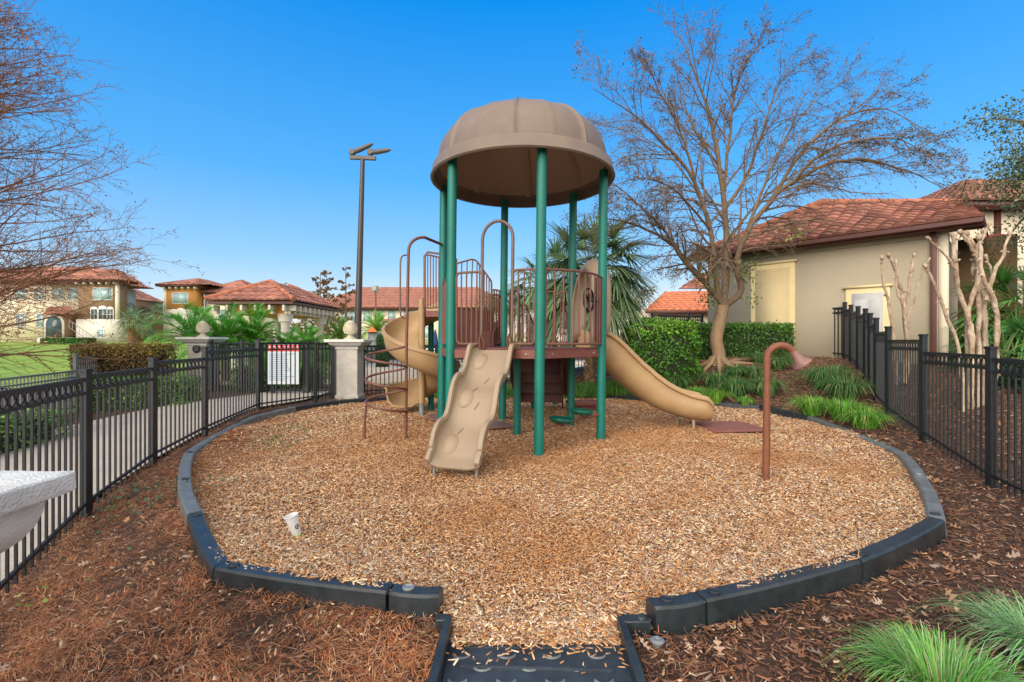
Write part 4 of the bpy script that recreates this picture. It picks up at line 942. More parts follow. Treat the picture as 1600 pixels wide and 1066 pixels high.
# helper for windows on a wall facing -Y
def window(parent, x, y, z, wd, h, gl='glass', nx=1, nz=1, fr='white', arch=0):
    m = MB(); f = .07 if wd > .6 else .05
    m.box((x,y,z+h/2-f/2),(wd,.1,f)); m.box((x,y,z-h/2+f/2),(wd,.1,f)); m.box((x-wd/2+f/2,y,z),(f,.1,h-2*f)); m.box((x+wd/2-f/2,y,z),(f,.1,h-2*f))
    if arch:
        a = np.linspace(0,np.pi,13); m.prism([(0,0)],0,0) if 0 else None
        v0 = [(x+wd/2*math.cos(t), y-.06, z+h/2+arch*math.sin(t)) for t in a]; v1 = [(p[0], y+.02, p[2]) for p in v0]; n = len(a)
        m.add(v0+v1, [tuple(range(n))[::-1], tuple(range(n,2*n))] + [(i,i+1,n+i+1,n+i) for i in range(n-1)])
    o = m.build('window', G[fr], parent, smooth=0)
    m = MB(); m.box((x,y+.02,z),(wd-2*f+.01,.04,h-2*f+.01)); m.build('pane', G[gl], o, smooth=0)
    if nx*nz > 1:
        m = MB()
        for i in range(1,nx): m.box((x-wd/2+f+(wd-2*f)*i/nx,y-.012,z),(.035,.03,h-2*f))
        for i in range(1,nz): m.box((x,y-.012,z-h/2+f+(h-2*f)*i/nz),(wd-2*f,.028,.05))
        m.build('glazing_bars', G[fr], o, smooth=0)
    return o
def bx(name, parent, x0,x1,y0,y1,z0,z1, mt):
    m = MB(); m.box(((x0+x1)/2,(y0+y1)/2,(z0+z1)/2),(x1-x0,y1-y0,z1-z0)); return m.build(name, G[mt], parent, smooth=0)
def wx(px, d): return (px-800)/750*d
def wz(py, d): return 1.5-(py-533)/750*d
# --- brown and white villa at the left
b = thing('villa', 'three storey brown and cream villa with a red tile roof, behind the left lawn', 'house', (-60,70,1.2)); D = 65
zE = wz(441, D); xr = wx(184, D); xl = wx(122, D)
bx('wall', b, xl, xr, D, D+1.6, wz(499,D), zE, 'brst'); bx('base_wall', b, xl-.15, xr+.15, D-.15, D+1.6, 1.0, wz(499,D), 'lime')
bx('wing_wall', b, wx(-60,D+1.5), xl-.02, D+1.5, D+10, 1.0, zE, 'cream')
bx('porch', b, wx(78,D), wx(110,D), D-1.0, D+1.4, 1.0, wz(489,D), 'brst')
m = MB(); roof_face(m, P(70,491,D-1.6), P(115,491,D-1.6), P(112,480,D+.6), P(76,480,D+.6), tw=.8, rl=.8, amp=.12, nu=5); m.build('porch_roof', G['tile'], b)
m = MB(); pc_ = wx(96,D); 
for r, y, mt_ in ((1.35,D-1.06,'lime'),(1.05,D-1.12,'dglass')):
    m = MB(); a = np.linspace(0,np.pi,13); v=[(pc_+r*math.cos(t),y,wz(507,D)+r*math.sin(t)) for t in a]+[(pc_-r,y,wz(528,D)),(pc_+r,y,wz(528,D))]
    n = len(v); m.add(v+[(p[0],p[1]+.05,p[2]) for p in v],[tuple(range(n))[::-1],tuple(range(n,2*n))]+[(i,(i+1)%n,n+(i+1)%n,n+i) for i in range(n)]); m.build('porch_arch', G[mt_], b, smooth=0)
m = MB(); hip(m, xl-6, xr+.9, D-.9, D+3.2, zE+.2, wz(422,D)-zE, 2.0, tw=.85, rl=.9, amp=.13, nu=5)
hip(m, wx(-70,D), xl+2, D+.6, D+11, zE+.25, wz(414,D)-zE+.3, 4.9, tw=.85, rl=.9, amp=.13, nu=5); m.build('roof', G['tile'], b, smooth=50)
bx('eave', b, xl-2, xr+.75, D-.75, D+2.6, zE-.05, zE+.2, 'fascia'); bx('eave', b, wx(-70,D)+.2, xl-2.05, D+.8, D+10, zE-.05, zE+.22, 'fascia')
for i in range(6): bx('corbel', b, xl+.1+i*1.02, xl+.35+i*1.02, D-.6, D-.02, zE-.32, zE-.06, 'lime')
bx('corner_trim', b, xr-.3, xr+.06, D-.06, D+.3, wz(499,D), zE-.35, 'cream')
window(b, wx(161,D), D-.03, wz(459.5,D), 2.65, 1.7, 'glass', 2, 1)
for px, wd, ar in ((147.5,1.0,.3),(161,1.25,.45),(172.5,.95,.3)): window(b, wx(px,D), D-.03, wz(491.5,D), wd, 1.5, 'dglass', 2, 2, arch=ar)
window(b, wx(159,D), D-.18, wz(521.5,D), .95, 1.15, 'glass', 1, 2)
for px in (15, 45, 75, 100): window(b, wx(px,D), D+1.45, wz(458,D), 1.6, 1.6, 'glass', 2, 1)
for px in (15, 48): window(b, wx(px,D), D+1.45, wz(500,D), 1.3, 1.9, 'glass', 2, 2)
st = thing('stair_rail', 'thin dark handrail along white entrance steps of the brown villa', 'railing', (wx(120,D),D-3,1.3))
m = MB(); m.beam(P(108,500,D-1.4), P(146,527,D-3), .06, .06); m.beam(P(108,512,D-1.4), P(146,537,D-3), .05, .05)
for i in range(8): a = P(108+i*5.4,500+i*3.85,D-1.4-i*.23); m.beam(a, a-A3(0,0,1.0), .035, .035, up=(1,0,0))
m.build('rails', G['gray'], st)
m = MB(); m.box((wx(95,D-3),D-2.2,1.5),(5.5,2.3,.9)); tag(m.build('entrance_steps', G['lime'], smooth=0), 'white stepped entrance landing before the arched porch of the brown villa', 'steps')
# small house part behind
b = thing('house', 'sliver of a red roofed house right behind the brown villa', 'house', (-50,80,1.3)); D = 84
bx('wall', b, wx(160,D), wx(203,D), D, D+8, 1, wz(467,D), 'brst'); m = MB(); hip(m, wx(150,D), wx(207,D), D-.6, D+8, wz(468,D), 2.2, tw=.9, rl=.9, amp=.13, nu=5); m.build('roof', G['tile'], b); bx('trim', b, wx(200,D)-.3, wx(203,D)+.1, D-.1, D+.3, 1, wz(468,D)-.1, 'cream')
window(b, wx(193,D), D-.05, wz(482,D), 1.2, 2.6, 'dglass', 2, 2)
# --- orange villa
b = thing('villa', 'orange and white villa with a low red tile roof, behind the sabal palms', 'house', (-50,75,1.2)); D = 72
x0, x1 = wx(257,D), wx(306,D); zE = wz(448,D)
bx('wall', b, x0, x1, D, D+1.9, wz(484,D), zE, 'orst'); bx('base_wall', b, x0-.12, x1+.12, D-.12, D+1.9, 1, wz(484,D), 'lime'); bx('wing_wall', b, x1+.02, wx(400,D), D+2, D+9, 1, wz(456,D), 'cream')
m = MB(); hip(m, x0-.9, x1+2.5, D-.9, D+9, zE+.2, wz(434,D)-zE, 4, tw=.9, rl=.9, amp=.14, nu=5); hip(m, x1-1, wx(392,D), D+.8, D+11, wz(456,D), wz(435,D)-wz(456,D)+.4, 4.9, tw=.9, rl=.9, amp=.14, nu=5); m.build('roof', G['tile'], b, smooth=50)
bx('eave', b, x0-.8, x1+.8, D-.8, D+8, zE-.05, zE+.2, 'fascia')
for i in range(6): bx('corbel', b, x0+.05+i*.93, x0+.33+i*.93, D-.6, D-.02, zE-.34, zE-.06, 'lime')
bx('corner_trim', b, x0-.06, x0+.3, D-.06, D+.3, wz(484,D), zE-.35, 'cream')
window(b, wx(282,D), D-.03, wz(466,D), 2.4, 1.7, 'glass', 2, 1)
for px, wd, ar in ((272,1.0,.3),(282.5,1.2,.45),(292,.95,.3)): window(b, wx(px,D), D-.03, wz(496,D), wd, 1.9, 'glass', 2, 2, arch=ar)
window(b, wx(335,D), D+1.95, wz(492,D), 1.3, 1.9, 'glass', 2, 2)
# --- long building centre
b = thing('long_building', 'long cream building with a plain red tile roof, seen behind the lamp post', 'building', (-20,62,1.1)); D = 58
x0, x1 = wx(497,D), wx(792,D); zE = wz(483,D)
bx('wall', b, x0, x1, D, D+10, 1, zE, 'cream')
m = MB(); hip(m, x0-.8, x1+.6, D-.7, D+11, zE+.1, wz(457,D)*1.14-zE, 4.5, tw=.8, rl=.9, amp=.1, nu=5, var=.1); m.build('roof', G['tile'], b, smooth=50)
bx('eave', b, x0-.7, x1+.5, D-.6, D+.2, zE-.1, zE+.12, 'fascia')
for px in (514,539,553,574,593,612,636,668,735,752): window(b, wx(px,D), D-.03, wz(493,D), 1.0, 1.5, 'glass', 1, 2)
for px in (735,752,668,612): window(b, wx(px,D), D-.03, wz(520,D), 1.0, 1.5, 'glass', 1, 2)
m = MB(); roof_face(m, P(597,505,D-1.6), P(618,505,D-1.6), P(616,499,D), P(599,499,D), tw=.6, rl=.6, nu=4); m.build('canopy_roof', G['tile'], b)
# --- club house on the right
cb = thing('clubhouse', 'tan stucco building on the right with red barrel tile roof, cream door and brown downspout', 'building', (9.6,10.8,.9))
W0 = A3(9.6,10.8,0); wd_ = A3(-.68,.73,0)/np.hypot(.68,.73); wn = A3(-wd_[1]*1, wd_[0], 0); wn = A3(-.73,-.68,0)/np.hypot(.68,.73)
def wp(t, off=0, z=0): return W0 + wd_*t + wn*off + A3(0,0,z)
ZE = 4.08; TL = 5.0
def wbox(name, t0, t1, o0, o1, z0, z1, mt, parent=cb, bevel=0):
    m = MB(); M = np.stack([wd_, wn, A3(0,0,1)], 1); m.box(wp((t0+t1)/2,(o0+o1)/2,(z0+z1)/2), (t1-t0,o1-o0,z1-z0), M=M); return m.build(name, G[mt], parent, smooth=0, bevel=bevel)
wbox('wall', 0, TL+.3, -7, 0, .2, ZE+.0, 'stucco')
# roof
EL = wp(TL+.6,.42,ZE+.02); ER = wp(-.75,.42,ZE+.02); RL = P(1283,316,14.6); RR2 = P(1500,316,13.6)
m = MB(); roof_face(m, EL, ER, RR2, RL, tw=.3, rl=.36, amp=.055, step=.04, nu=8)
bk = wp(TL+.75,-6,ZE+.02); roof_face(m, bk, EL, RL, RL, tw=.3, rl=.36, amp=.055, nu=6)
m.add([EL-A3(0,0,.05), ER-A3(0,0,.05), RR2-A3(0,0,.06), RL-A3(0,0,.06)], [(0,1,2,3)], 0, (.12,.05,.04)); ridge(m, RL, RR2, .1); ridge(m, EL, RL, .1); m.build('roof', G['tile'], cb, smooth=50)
wbox('fascia', -.75, TL+.75, .34, .40, ZE-.16, ZE+.045, 'fascia'); wbox('soffit', -.75, TL+.75, -.9, .335, ZE-.02, ZE+.01, 'fascia'); wbox('frieze', 0, TL+.3, .002, .05, ZE-.24, ZE-.025, 'stucco')
m = MB(); M = np.stack([wd_, wn, A3(0,0,1)], 1); m.box(wp(TL/2,.46,ZE-.06), (TL+1.5,.11,.11), M=M); m.build('gutter', G['fascia'], cb, bevel=.02)
m = MB(); v = [wp(-.75,.40,ZE-.16), wp(-.75,.40,ZE+.04), RR2+A3(.02,0,.02), RR2+A3(.02,0,-.2), wp(-.75,-1.5,ZE-.16)]; o = A3(.03,.02,0)
m.add(v+[p+o for p in v], [(0,1,2,3,4),(9,8,7,6,5)]+[(i,5+i,5+(i+1)%5,(i+1)%5) for i in range(5)]); m.build('gable_end', G['fascia'], cb, smooth=0)
wbox('downspout', .03, .13, .01, .09, .3, ZE-.1, 'fascia', bevel=.01)
wbox('corner_trim', -.16, -.005, -.3, .02, .3, ZE-.1, 'cream')
# recess beyond the corner
wbox('recess_wall', -1.2, -.17, -2.2, -2.0, .3, ZE-.05, 'brst')
# doors: t from px
def t_of(px):
    r = (px-800)/750; a = W0[0]-r*W0[1]; return a/(r*wd_[1]-wd_[0])
G['doorw'] = mat('door_white', (.5,.5,.5), .5, .05, 5)
def door(pa, pb, ptop, mt, frm, label, panels):
    t1, t0 = t_of(pa), t_of(pb); tm = (t0+t1)/2; zt = wz(ptop, wp(tm)[1]); 
    o = wbox('door_frame', t0, t1, .003, .05, .6, zt, frm, bevel=.004); f = .13
    wbox('cornice', t0-.05, t1+.05, .003, .09, zt+.002, zt+.06, frm)
    d = wbox('door', t0+f, t1-f, .052, .062, .6, zt-f, mt, parent=o); tag(d, label)
    if panels:
        for r in range(3):
            for c in range(2):
                w_ = (t1-t0-2*f); a = t0+f+w_*(.1+.45*c); q = wbox('door_panel', a, a+w_*.35, .064, .068, zt-f-.2-.62*r-.4, zt-f-.2-.62*r+.05, mt, parent=d, bevel=.003)
door(1174, 1243, 413, 'yell2', 'yell', 'plain pale yellow door', 0)
door(1322, 1391, 450, 'doorw', 'yell', 'white panelled door', 1)
wbox('ledge', t_of(1243)+.25, t_of(1243)+.27+.0, .001, .004, 1.0, 3.4, 'stucco')
# --- tall building at the far right
b = thing('tall_building', 'tall cream red roofed building at the right edge, partly behind the leafy tree', 'building', (16,16,.9)); D = 15.5
bx('wall', b, wx(1500,D), wx(1500,D)+9, D, D+8, .5, wz(322,D), 'cream')
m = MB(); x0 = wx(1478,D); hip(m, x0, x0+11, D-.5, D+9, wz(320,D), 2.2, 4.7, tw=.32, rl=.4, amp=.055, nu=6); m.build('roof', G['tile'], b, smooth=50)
bx('fascia', b, x0+.1, x0+10.9, D-.44, D+.1, wz(320,D)-.2, wz(320,D)-.01, 'fascia'); bx('downspout', b, wx(1556,D)-.07, wx(1556,D)+.07, D-.1, D-.005, .8, wz(325,D)-.1, 'fascia')
m = MB(); roof_face(m, P(1528,386,D-1.2), P(1583,386,D-1.2), P(1576,368,D), P(1528,368,D), tw=.3, rl=.35, nu=6, base=(.36,.11,.09)); m.build('canopy_roof', G['tile'], b); bx('canopy_fascia', b, wx(1528,D-1.2), wx(1583,D-1.2), D-1.2, D-.02, wz(392,D-1.2)-.12, wz(386,D-1.2)-.01, 'fascia')
# --- low orange roof behind the palm
b = thing('low_building', 'low cream building with bright orange tile roof between the fan palm and the big tree', 'building', (7,26,1)); D = 26
bx('wall', b, wx(985,D), wx(1150,D), D, D+5, .8, wz(486,D), 'cream')
m = MB(); roof_face(m, P(1008,486,D-.5), P(1130,486,D-.5), P(1130,455,D+3.4), P(1040,457,D+3.4), tw=.42, rl=.5, amp=.07, nu=6, base=(.62,.2,.09), var=.08); m.build('roof', G['tile'], b, smooth=50)
bx('fascia', b, wx(1010,D-.5), wx(1128,D-.5), D-.5, D-.3, wz(489,D)-.05, wz(486,D)-.02, 'fascia')
m = MB(); roof_face(m, P(1060,452,D+3.6), P(1140,452,D+3.6), P(1140,425,D+6), P(1098,428,D+6), tw=.42, rl=.5, amp=.07, nu=5); m.build('upper_roof', G['tile'], b, smooth=50)
# ------------------------------------------------------------------ lamp posts
G['dkgray'] = mat('weathered_grey_metal', (.11,.10,.09), .5, .25, 12)
lp = A3(-4.48, 13.8, 0); t = thing('lamp_post', 'tall dark tapered lamp post with two angled shoebox heads behind the cream pillar', 'lamp post', (*lp[:2], .25))
m = MB(); tp = A3(lp[0]+.19, lp[1], 6.75); m.tube([A3(lp[0],lp[1],.2), tp], [.115,.06], 20); m.build('pole', mat('dark_bronze_paint', (.06,.045,.04), .35, .2, 5), t)
m = MB(); m.beam(tp+A3(-.37,0,.03), tp+A3(.38,0,.0), .09,.11); m.build('crossarm', G['dkgray'], t, bevel=.01)
for x0, d_ in ((-.30,(.62,-.1,.22)),(.22,(.62,-.15,.03))):
    m = MB(); a = tp+A3(x0,0,.16); d_ = np.array(d_); m.tube([a+A3(0,0,-.1), a], .05, 12); m.lathe([(0,-.08),(.08,-.08),(.1,0),(.08,.08),(0,.08)], a+A3(0,0,.02), 14, M=Matrix.Rotation(R(90),3,'X'))
    m.tube([a, a+d_*.3, a+d_*.85, a+d_*1.02], [.045,.075,.06,.015], 10); m.build('lamp_head', G['dkgray'], t, smooth=40)
t = thing('lamp_post', 'thin far lamp post with one square head in front of the long cream building', 'lamp post', (wx(587,40),40,.7)); m = MB(); m.tube([(wx(587,40),40,.6),(wx(587,40),40,wz(455,40))],[.09,.06],10); m.build('pole', G['brown'], t)
m = MB(); m.box((wx(586,40),40,wz(451,40)), (.42,.4,.5)); m.box((wx(586,40),39.78,wz(451,40)), (.3,.05,.36)); m.build('lamp_head', G['gray'], t, bevel=.03)
# small far things by the pool
t = thing('hut', 'small grey booth with an orange pyramid roof behind the pillar finial', 'booth', (wx(582,26),26,.3)); bx('booth_wall', t, wx(575,26), wx(588,26), 26, 26.5, .25, wz(519,26), 'gray')
m = MB(); m.add([P(573,519,25.9),P(590,519,25.9),P(590,519,26.7),P(573,519,26.7),P(581,509,26.3)], [(0,1,4),(1,2,4),(2,3,4),(3,0,4)]); m.build('booth_roof', mat('orange_roof', (.7,.2,.04), .6), t, smooth=0)
t = thing('parasol', 'closed dark blue parasol by the pool seen between spiral slide and green posts', 'parasol', (wx(680,24),24,.25)); m = MB(); m.lathe([(0,0),(.02,.0),(.02,.9),(.14,.95),(.17,1.05),(.1,1.5),(.03,1.8),(0,1.85)], (wx(680,24),24,.25), 12); m.build('folded_canopy', mat('navy_canvas', (.02,.04,.14), .8), t)
for i, x in enumerate((650, 668, 700, 716)):
    t = thing('sun_lounger', ['leftmost pale pool lounger beneath the spiral slide','pale pool lounger left of the closed blue parasol','pale pool lounger right of the closed blue parasol','rightmost pale pool lounger seen below the slide hoop'][i], 'sun lounger', (wx(x,27),27,.32), 'pool loungers beyond the water')
    c = A3(wx(x,27),27,.3); m = MB(); m.box(c+A3(0,0,.3),(.6,1.3,.05)); m.box(c+A3(0,.8,.5),(.6,.06,.55)); m.build('sling', G['white'], t)
    for sx in (-.26,.26):
        for sy in (-.5,.5): m = MB(); m.box(c+A3(sx,sy,.13),(.04,.04,.28)); m.build('leg', G['white'], t)
# mesh bench behind the tall slide
t = thing('mesh_bench', 'black metal mesh bench half hidden behind the tall slide', 'bench', (2.4,11.0,.35))
zb = Tf(2.4,11.0)
def meshpanel(name, c0, ux, uy, nx, ny):
    m = MB(); c0, ux, uy = map(lambda q: np.array(q, float), (c0, ux, uy))
    for i in range(nx+1): m.tube([c0+ux*i/nx, c0+ux*i/nx+uy], .004, 4, cap=False)
    for i in range(ny+1): m.tube([c0+uy*i/ny, c0+uy*i/ny+ux], .004, 4, cap=False)
    m.tube([c0, c0+ux, c0+ux+uy, c0+uy], .016, 8, closed=True); return m.build(name, G['black'], t)
meshpanel('backrest', (1.9,11.25,zb+.5), (1.42,.0,0), (0,.1,.42), 46, 14); meshpanel('seat', (1.9,10.75,zb+.43), (1.42,0,0), (0,.45,0), 46, 15)
for x in (2.1,3.1): m = MB(); m.tube([(x,10.95,zb-.02),(x,10.95,zb+.42),(x,11.25,zb+.5)], .025, 8); m.build('leg', G['black'], t)
# ------------------------------------------------------------------ leaves
def leaves(m, pts, size, cols, nrm_=None, asp=.5, fold=.15, dirs=None):
    N = len(pts); a = rng.normal(0, 1, (N,3)) if dirs is None else dirs + rng.normal(0, .35, (N,3)); a /= np.linalg.norm(a,axis=1)[:,None]
    b = rng.normal(0,1,(N,3)); 
    if nrm_ is not None: b = np.cross(a, nrm_ + rng.normal(0,.45,(N,3)))
    b -= a*(a*b).sum(1)[:,None]; b /= np.linalg.norm(b,axis=1)[:,None]+1e-9; c = np.cross(a,b)
    s = np.broadcast_to(size, N)[:,None] * rng.uniform(.7,1.25,(N,1))
    V = np.stack([pts - a*s*.5, pts + b*s*asp*.5 + c*s*fold, pts + a*s*.5, pts - b*s*asp*.5 + c*s*fold], 1)
    m.add(V.reshape(-1,3), np.arange(4*N).reshape(N,4), 0, cols)
def gcols(n, base, var=.35, alt=None, pa=.15):
    c = np.array([base])*rng.uniform(1-var,1+var,(n,1))*rng.uniform(.9,1.1,(n,3))
    if alt is not None: k = rng.random(n) < pa; c[k] = np.array(alt)*rng.uniform(.8,1.2,(k.sum(),1))
    return c
def hedge(name, label, cat, box, base, size, n, alt=None, top=None, rz=0, group=None, rough=.08, tgroup=None, round_=0):
    (x0,x1),(y0,y1),(z0,z1) = box; cx,cy = (x0+x1)/2,(y0+y1)/2; t = thing(name, label, cat, (cx,cy,z0), group); hx,hy,hz = (x1-x0)/2,(y1-y0)/2,(z1-z0)/2
    # sample the shell: front, top, sides
    w_ = np.array([hx*hz*4, hx*hy*4, hy*hz*4, hy*hz*4, hx*hz*2]); f = rng.choice(5, n, p=w_/w_.sum()); u, v = rng.uniform(-1,1,(2,n)); dep = -np.abs(rng.normal(0, rough*1.2, n)) + rng.normal(0,.02,n)
    p = np.zeros((n,3)); nn = np.zeros((n,3))
    for k,(ax,sg) in enumerate(((1,-1),(2,1),(0,-1),(0,1),(1,1))):
        q = f==k; h = (hx,hy,hz); o = [i for i in range(3) if i != ax]
        p[q,ax] = sg*(h[ax]+dep[q]); p[q,o[0]] = u[q]*h[o[0]]; p[q,o[1]] = v[q]*h[o[1]]; nn[q,ax] = sg
    if round_:
        s = p/np.array([hx,hy,hz]); L = np.linalg.norm(s,axis=1); k = np.maximum(1, L/1.15)[:,None]; p = p/ (k**round_); nn = nn*.5 + s*.8
    bump = nz2(p[:,0]+cx, p[:,2]*1.3+p[:,1], 4.5, 1)*rough*.7; p += nn*bump[:,None]
    ca, sa = math.cos(rz), math.sin(rz); Rm = np.array([[ca,sa,0],[-sa,ca,0],[0,0,1]]); p = p@Rm; nn = nn@Rm
    c = gcols(n, base, .4, alt); 
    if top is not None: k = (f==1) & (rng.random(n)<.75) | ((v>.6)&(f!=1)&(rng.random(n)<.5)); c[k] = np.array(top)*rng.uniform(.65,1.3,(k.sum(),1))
    m = MB(); leaves(m, p + A3(cx,cy,(z0+z1)/2), size, c, nrm_=nn, asp=.6); m.build('foliage', G['leaf'], t, smooth=0)
    # inner twiggy mass
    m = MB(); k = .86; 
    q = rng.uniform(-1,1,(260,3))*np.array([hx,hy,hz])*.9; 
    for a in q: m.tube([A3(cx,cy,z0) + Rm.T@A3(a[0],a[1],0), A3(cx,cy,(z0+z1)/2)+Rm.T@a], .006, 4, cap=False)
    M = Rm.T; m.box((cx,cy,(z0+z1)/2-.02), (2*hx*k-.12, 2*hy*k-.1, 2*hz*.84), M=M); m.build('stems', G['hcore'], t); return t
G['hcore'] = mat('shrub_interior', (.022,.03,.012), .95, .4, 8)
# ------------------------------------------------------------------ branching
def bezier_limb(p0, p1, sag, k=8, wob=.05):
    u = np.linspace(0,1,k)[:,None]; d = p1-p0; p = p0 + d*u + A3(0,0,1)*(sag*4*u*(1-u)); w_ = rng.normal(0,1,(k,3)).cumsum(0)*wob*np.linalg.norm(d)/k; w_ -= w_[0] + (w_[-1]-w_[0])*u; return p + w_
class Tree:
    def __init__(s): s.segs = {}; s.tips = []
    def limb(s, pts, r0, r1, lvl): 
        s.segs.setdefault(lvl, []).append((np.asarray(pts), r0, r1)); return pts
    def grow(s, pts, r0, r1, lvl, maxl, n, lenf, ang=.7, trop=.15, droop=0, start=.25, minr=.003, sc_=1.0, spread=None):
        """children along a limb"""
        s.limb(pts, r0, r1, lvl)
        L = np.linalg.norm(np.diff(pts,axis=0),axis=1).sum()
        if lvl >= maxl: s.tips.append(pts); return
        for i in range(n[lvl]):
            u = start + (1-start)*(i+rng.uniform(.2,.9))/n[lvl]; f = u*(len(pts)-1); j = min(int(f), len(pts)-2); p = pts[j]*(1-(f-j)) + pts[j+1]*(f-j); d = nrm(pts[j+1]-pts[j])
            q = rng.normal(0,1,3); q -= d*q.dot(d); q = nrm(q); a = ang*rng.uniform(.6,1.3)
            dd = nrm(d*math.cos(a) + q*math.sin(a) + A3(0,0,trop)); l = L*lenf[lvl]*rng.uniform(.6,1.15)*(1-.45*u)*sc_
            if spread is not None: dd = nrm(dd + spread(p)*.35)
            k = 6 if lvl < maxl-1 else 4; c = [p]; e = dd.copy()
            for t in range(k):
                e = nrm(e + rng.normal(0,.13,3) + A3(0,0,-droop*(t/k)*(1 if lvl>=1 else .3))); c.append(c[-1] + e*l/k)
            rr = (r0 + (r1-r0)*u)*(.5 if lvl else .33); s.grow(np.array(c), max(rr,minr), max(rr*.3,minr*.6), lvl+1, maxl, n, lenf, ang, trop, droop, .12, minr, 1.0, spread)
    def build(s, t, mt, mt2=None, split=2, sides=(12,8,6,4,3,3)):
        m = MB(); m2 = MB()
        for l, L in s.segs.items():
            for pts, r0, r1 in L:
                (m if l < split else m2).tube(pts, np.linspace(r0, r1, len(pts)), sides[min(l,5)], cap=False)
        m.build('trunk', mt, t, smooth=80)
        if m2.V: m2.build('twigs', mt2 or mt, t, smooth=80)
    def tip_points(s, per, jit=.05):
        out = []
        for pts in s.tips:
            for _ in range(per): f = rng.uniform(.2,1)*(len(pts)-1); j = min(int(f),len(pts)-2); out.append(pts[j]*(1-(f-j))+pts[j+1]*(f-j))
        out = np.array(out); return out + rng.normal(0,jit,out.shape)
def densify(p, k=4):
    p = np.asarray(p, float); n = len(p); out = []
    for i in range(n-1):
        a, b, c, d = p[max(i-1,0)], p[i], p[i+1], p[min(i+2,n-1)]
        for u in np.linspace(0,1,k,endpoint=False): out.append(.5*((2*b)+(-a+c)*u+(2*a-5*b+4*c-d)*u*u+(-a+3*b-3*c+d)*u**3))
    out.append(p[-1]); return np.array(out)
# the big spreading tree on the right
tb = P(1122,568,12.0); tb[2] = Tf(tb[0], tb[1]) - .05; t = thing('spreading_tree', 'large nearly bare spreading tree with pale bark, in front of the tan building', 'tree', tb)
TR = Tree(); D = 12.0
fork = P(1130,478,D)
tr = densify([tb, tb+A3(.02,0,.3), P(1119,530,D), P(1125,500,D), fork], 4); m_r = np.interp(np.linspace(0,1,len(tr)), [0,.12,.3,.6,1], [.22,.17,.155,.15,.15])*(1+rng.normal(0,.02,len(tr)))
mm = MB(); mm.tube(tr, m_r, 16, cap=False)
for a in np.linspace(0.3, 6.0, 8):
    l = rng.uniform(.4,.9); e = A3(math.cos(a),math.sin(a),0); pts = [tb+e*.12+A3(0,0,.24), tb+e*.22+A3(0,0,.09)] + [A3(*(tb+e*(.3+l*k))[:2], Tf(*(tb+e*(.3+l*k))[:2])+.03*(1-k)) for k in (.3,.65,1)]; mm.tube(pts, [.06,.06,.045,.03,.012], 8, cap=False)
limbs = [ # screen guides (x, y, depth)
 ([(1130,478,12),(1098,440,11.8),(1066,400,11.5),(1035,372,11),(985,345,10.5),(930,330,10)], .12),
 ([(1098,440,11.8),(1060,395,11.2),(1030,350,10.7),(975,300,10.2),(905,255,9.8)], .07),
 ([(1128,480,12),(1118,420,12),(1108,350,12),(1085,280,11.7),(1040,225,11.3),(985,175,10.9),(925,135,10.5)], .12),
 ([(1118,400,12),(1100,320,12.4),(1050,250,12.8),(1000,215,13.2),(940,200,13.5)], .06),
 ([(1130,478,12),(1135,420,12.1),(1137,350,12.2),(1130,270,12.2),(1118,200,12.1),(1090,120,12),(1070,60,12)], .16),
 ([(1132,300,12.2),(1140,220,12),(1150,150,11.8),(1165,100,11.6),(1210,45,11.4)], .07),
 ([(1132,330,12.2),(1165,270,12.3),(1190,200,12.3),(1215,130,12.2),(1262,85,12.1)], .08),
 ([(1134,478,12),(1158,452,11.8),(1150,408,11.6),(1165,370,11.5),(1195,330,11.3),(1235,290,11),(1290,262,10.7),(1350,255,10.5),(1420,275,10.3),(1475,310,10.1)], .14),
 ([(1195,330,11.3),(1225,270,11.2),(1265,215,11.1),(1320,175,11),(1375,165,10.9),(1430,195,10.8)], .085),
 ([(1165,370,11.5),(1190,300,11.8),(1220,230,12.2),(1270,160,12.6),(1330,120,13)], .07),
 ([(1235,290,11),(1280,240,10.4),(1345,215,10),(1410,220,9.7),(1462,250,9.4)], .06),
 ([(1137,380,12.1),(1180,320,12.8),(1240,270,13.3),(1300,240,13.8),(1370,230,14.2)], .06),
 ([(1085,280,11.7),(1060,200,11.4),(1030,140,11.1),(1010,95,10.9)], .055),
 ([(1110,360,12),(1060,300,11),(1010,280,10.2),(960,290,9.6)], .05),
 ([(1130,270,12.2),(1090,210,12.8),(1070,140,13.4),(1110,80,13.8)], .06)]
for g_, r0 in limbs:
    pts = densify([P(*q) for q in g_], 4); pts[1:] += rng.normal(0,.022,pts[1:].shape).cumsum(0)*.6
    cen = P(1150,280,12)
    TR.grow(pts, r0, .012, 0, 3, (20,9,6), (.34,.55,.5), .8, .08, .3, .14, .0030, 1.0, lambda p: nrm((p-cen)*A3(1,1,.9)))
for l, L in list(TR.segs.items()): pass
TR.segs.setdefault(0, []); q = TR.segs[0]
mm_ = mm; t0 = MB()
G['bark2'] = mat('grey_brown_limb_bark', (.22,.145,.09), .85, .4, 7, 1, 30, c2=(.13,.09,.06), detail=8)
for pts, r0, r1 in q: t0.tube(pts, np.maximum(r0*.60*(1-np.linspace(0,1,len(pts)))**.8, .008), 10, cap=False)
t0.build('limbs', G['bark2'], t, smooth=80); mm_.build('trunk', G['bark'], t, smooth=80)
t1 = MB()
for l in (1,2,3):
    for pts, r0, r1 in TR.segs.get(l, []): t1.tube(pts, np.linspace(r0, r1, len(pts)), (0,5,4,3)[l], cap=False)
t1.build('twigs', G['twig'], t, smooth=80)
lp_ = TR.tip_points(1, .04); lp_ = lp_[rng.random(len(lp_)) < .95]; n = len(lp_)
low = (lp_[:,2] < 4.2)
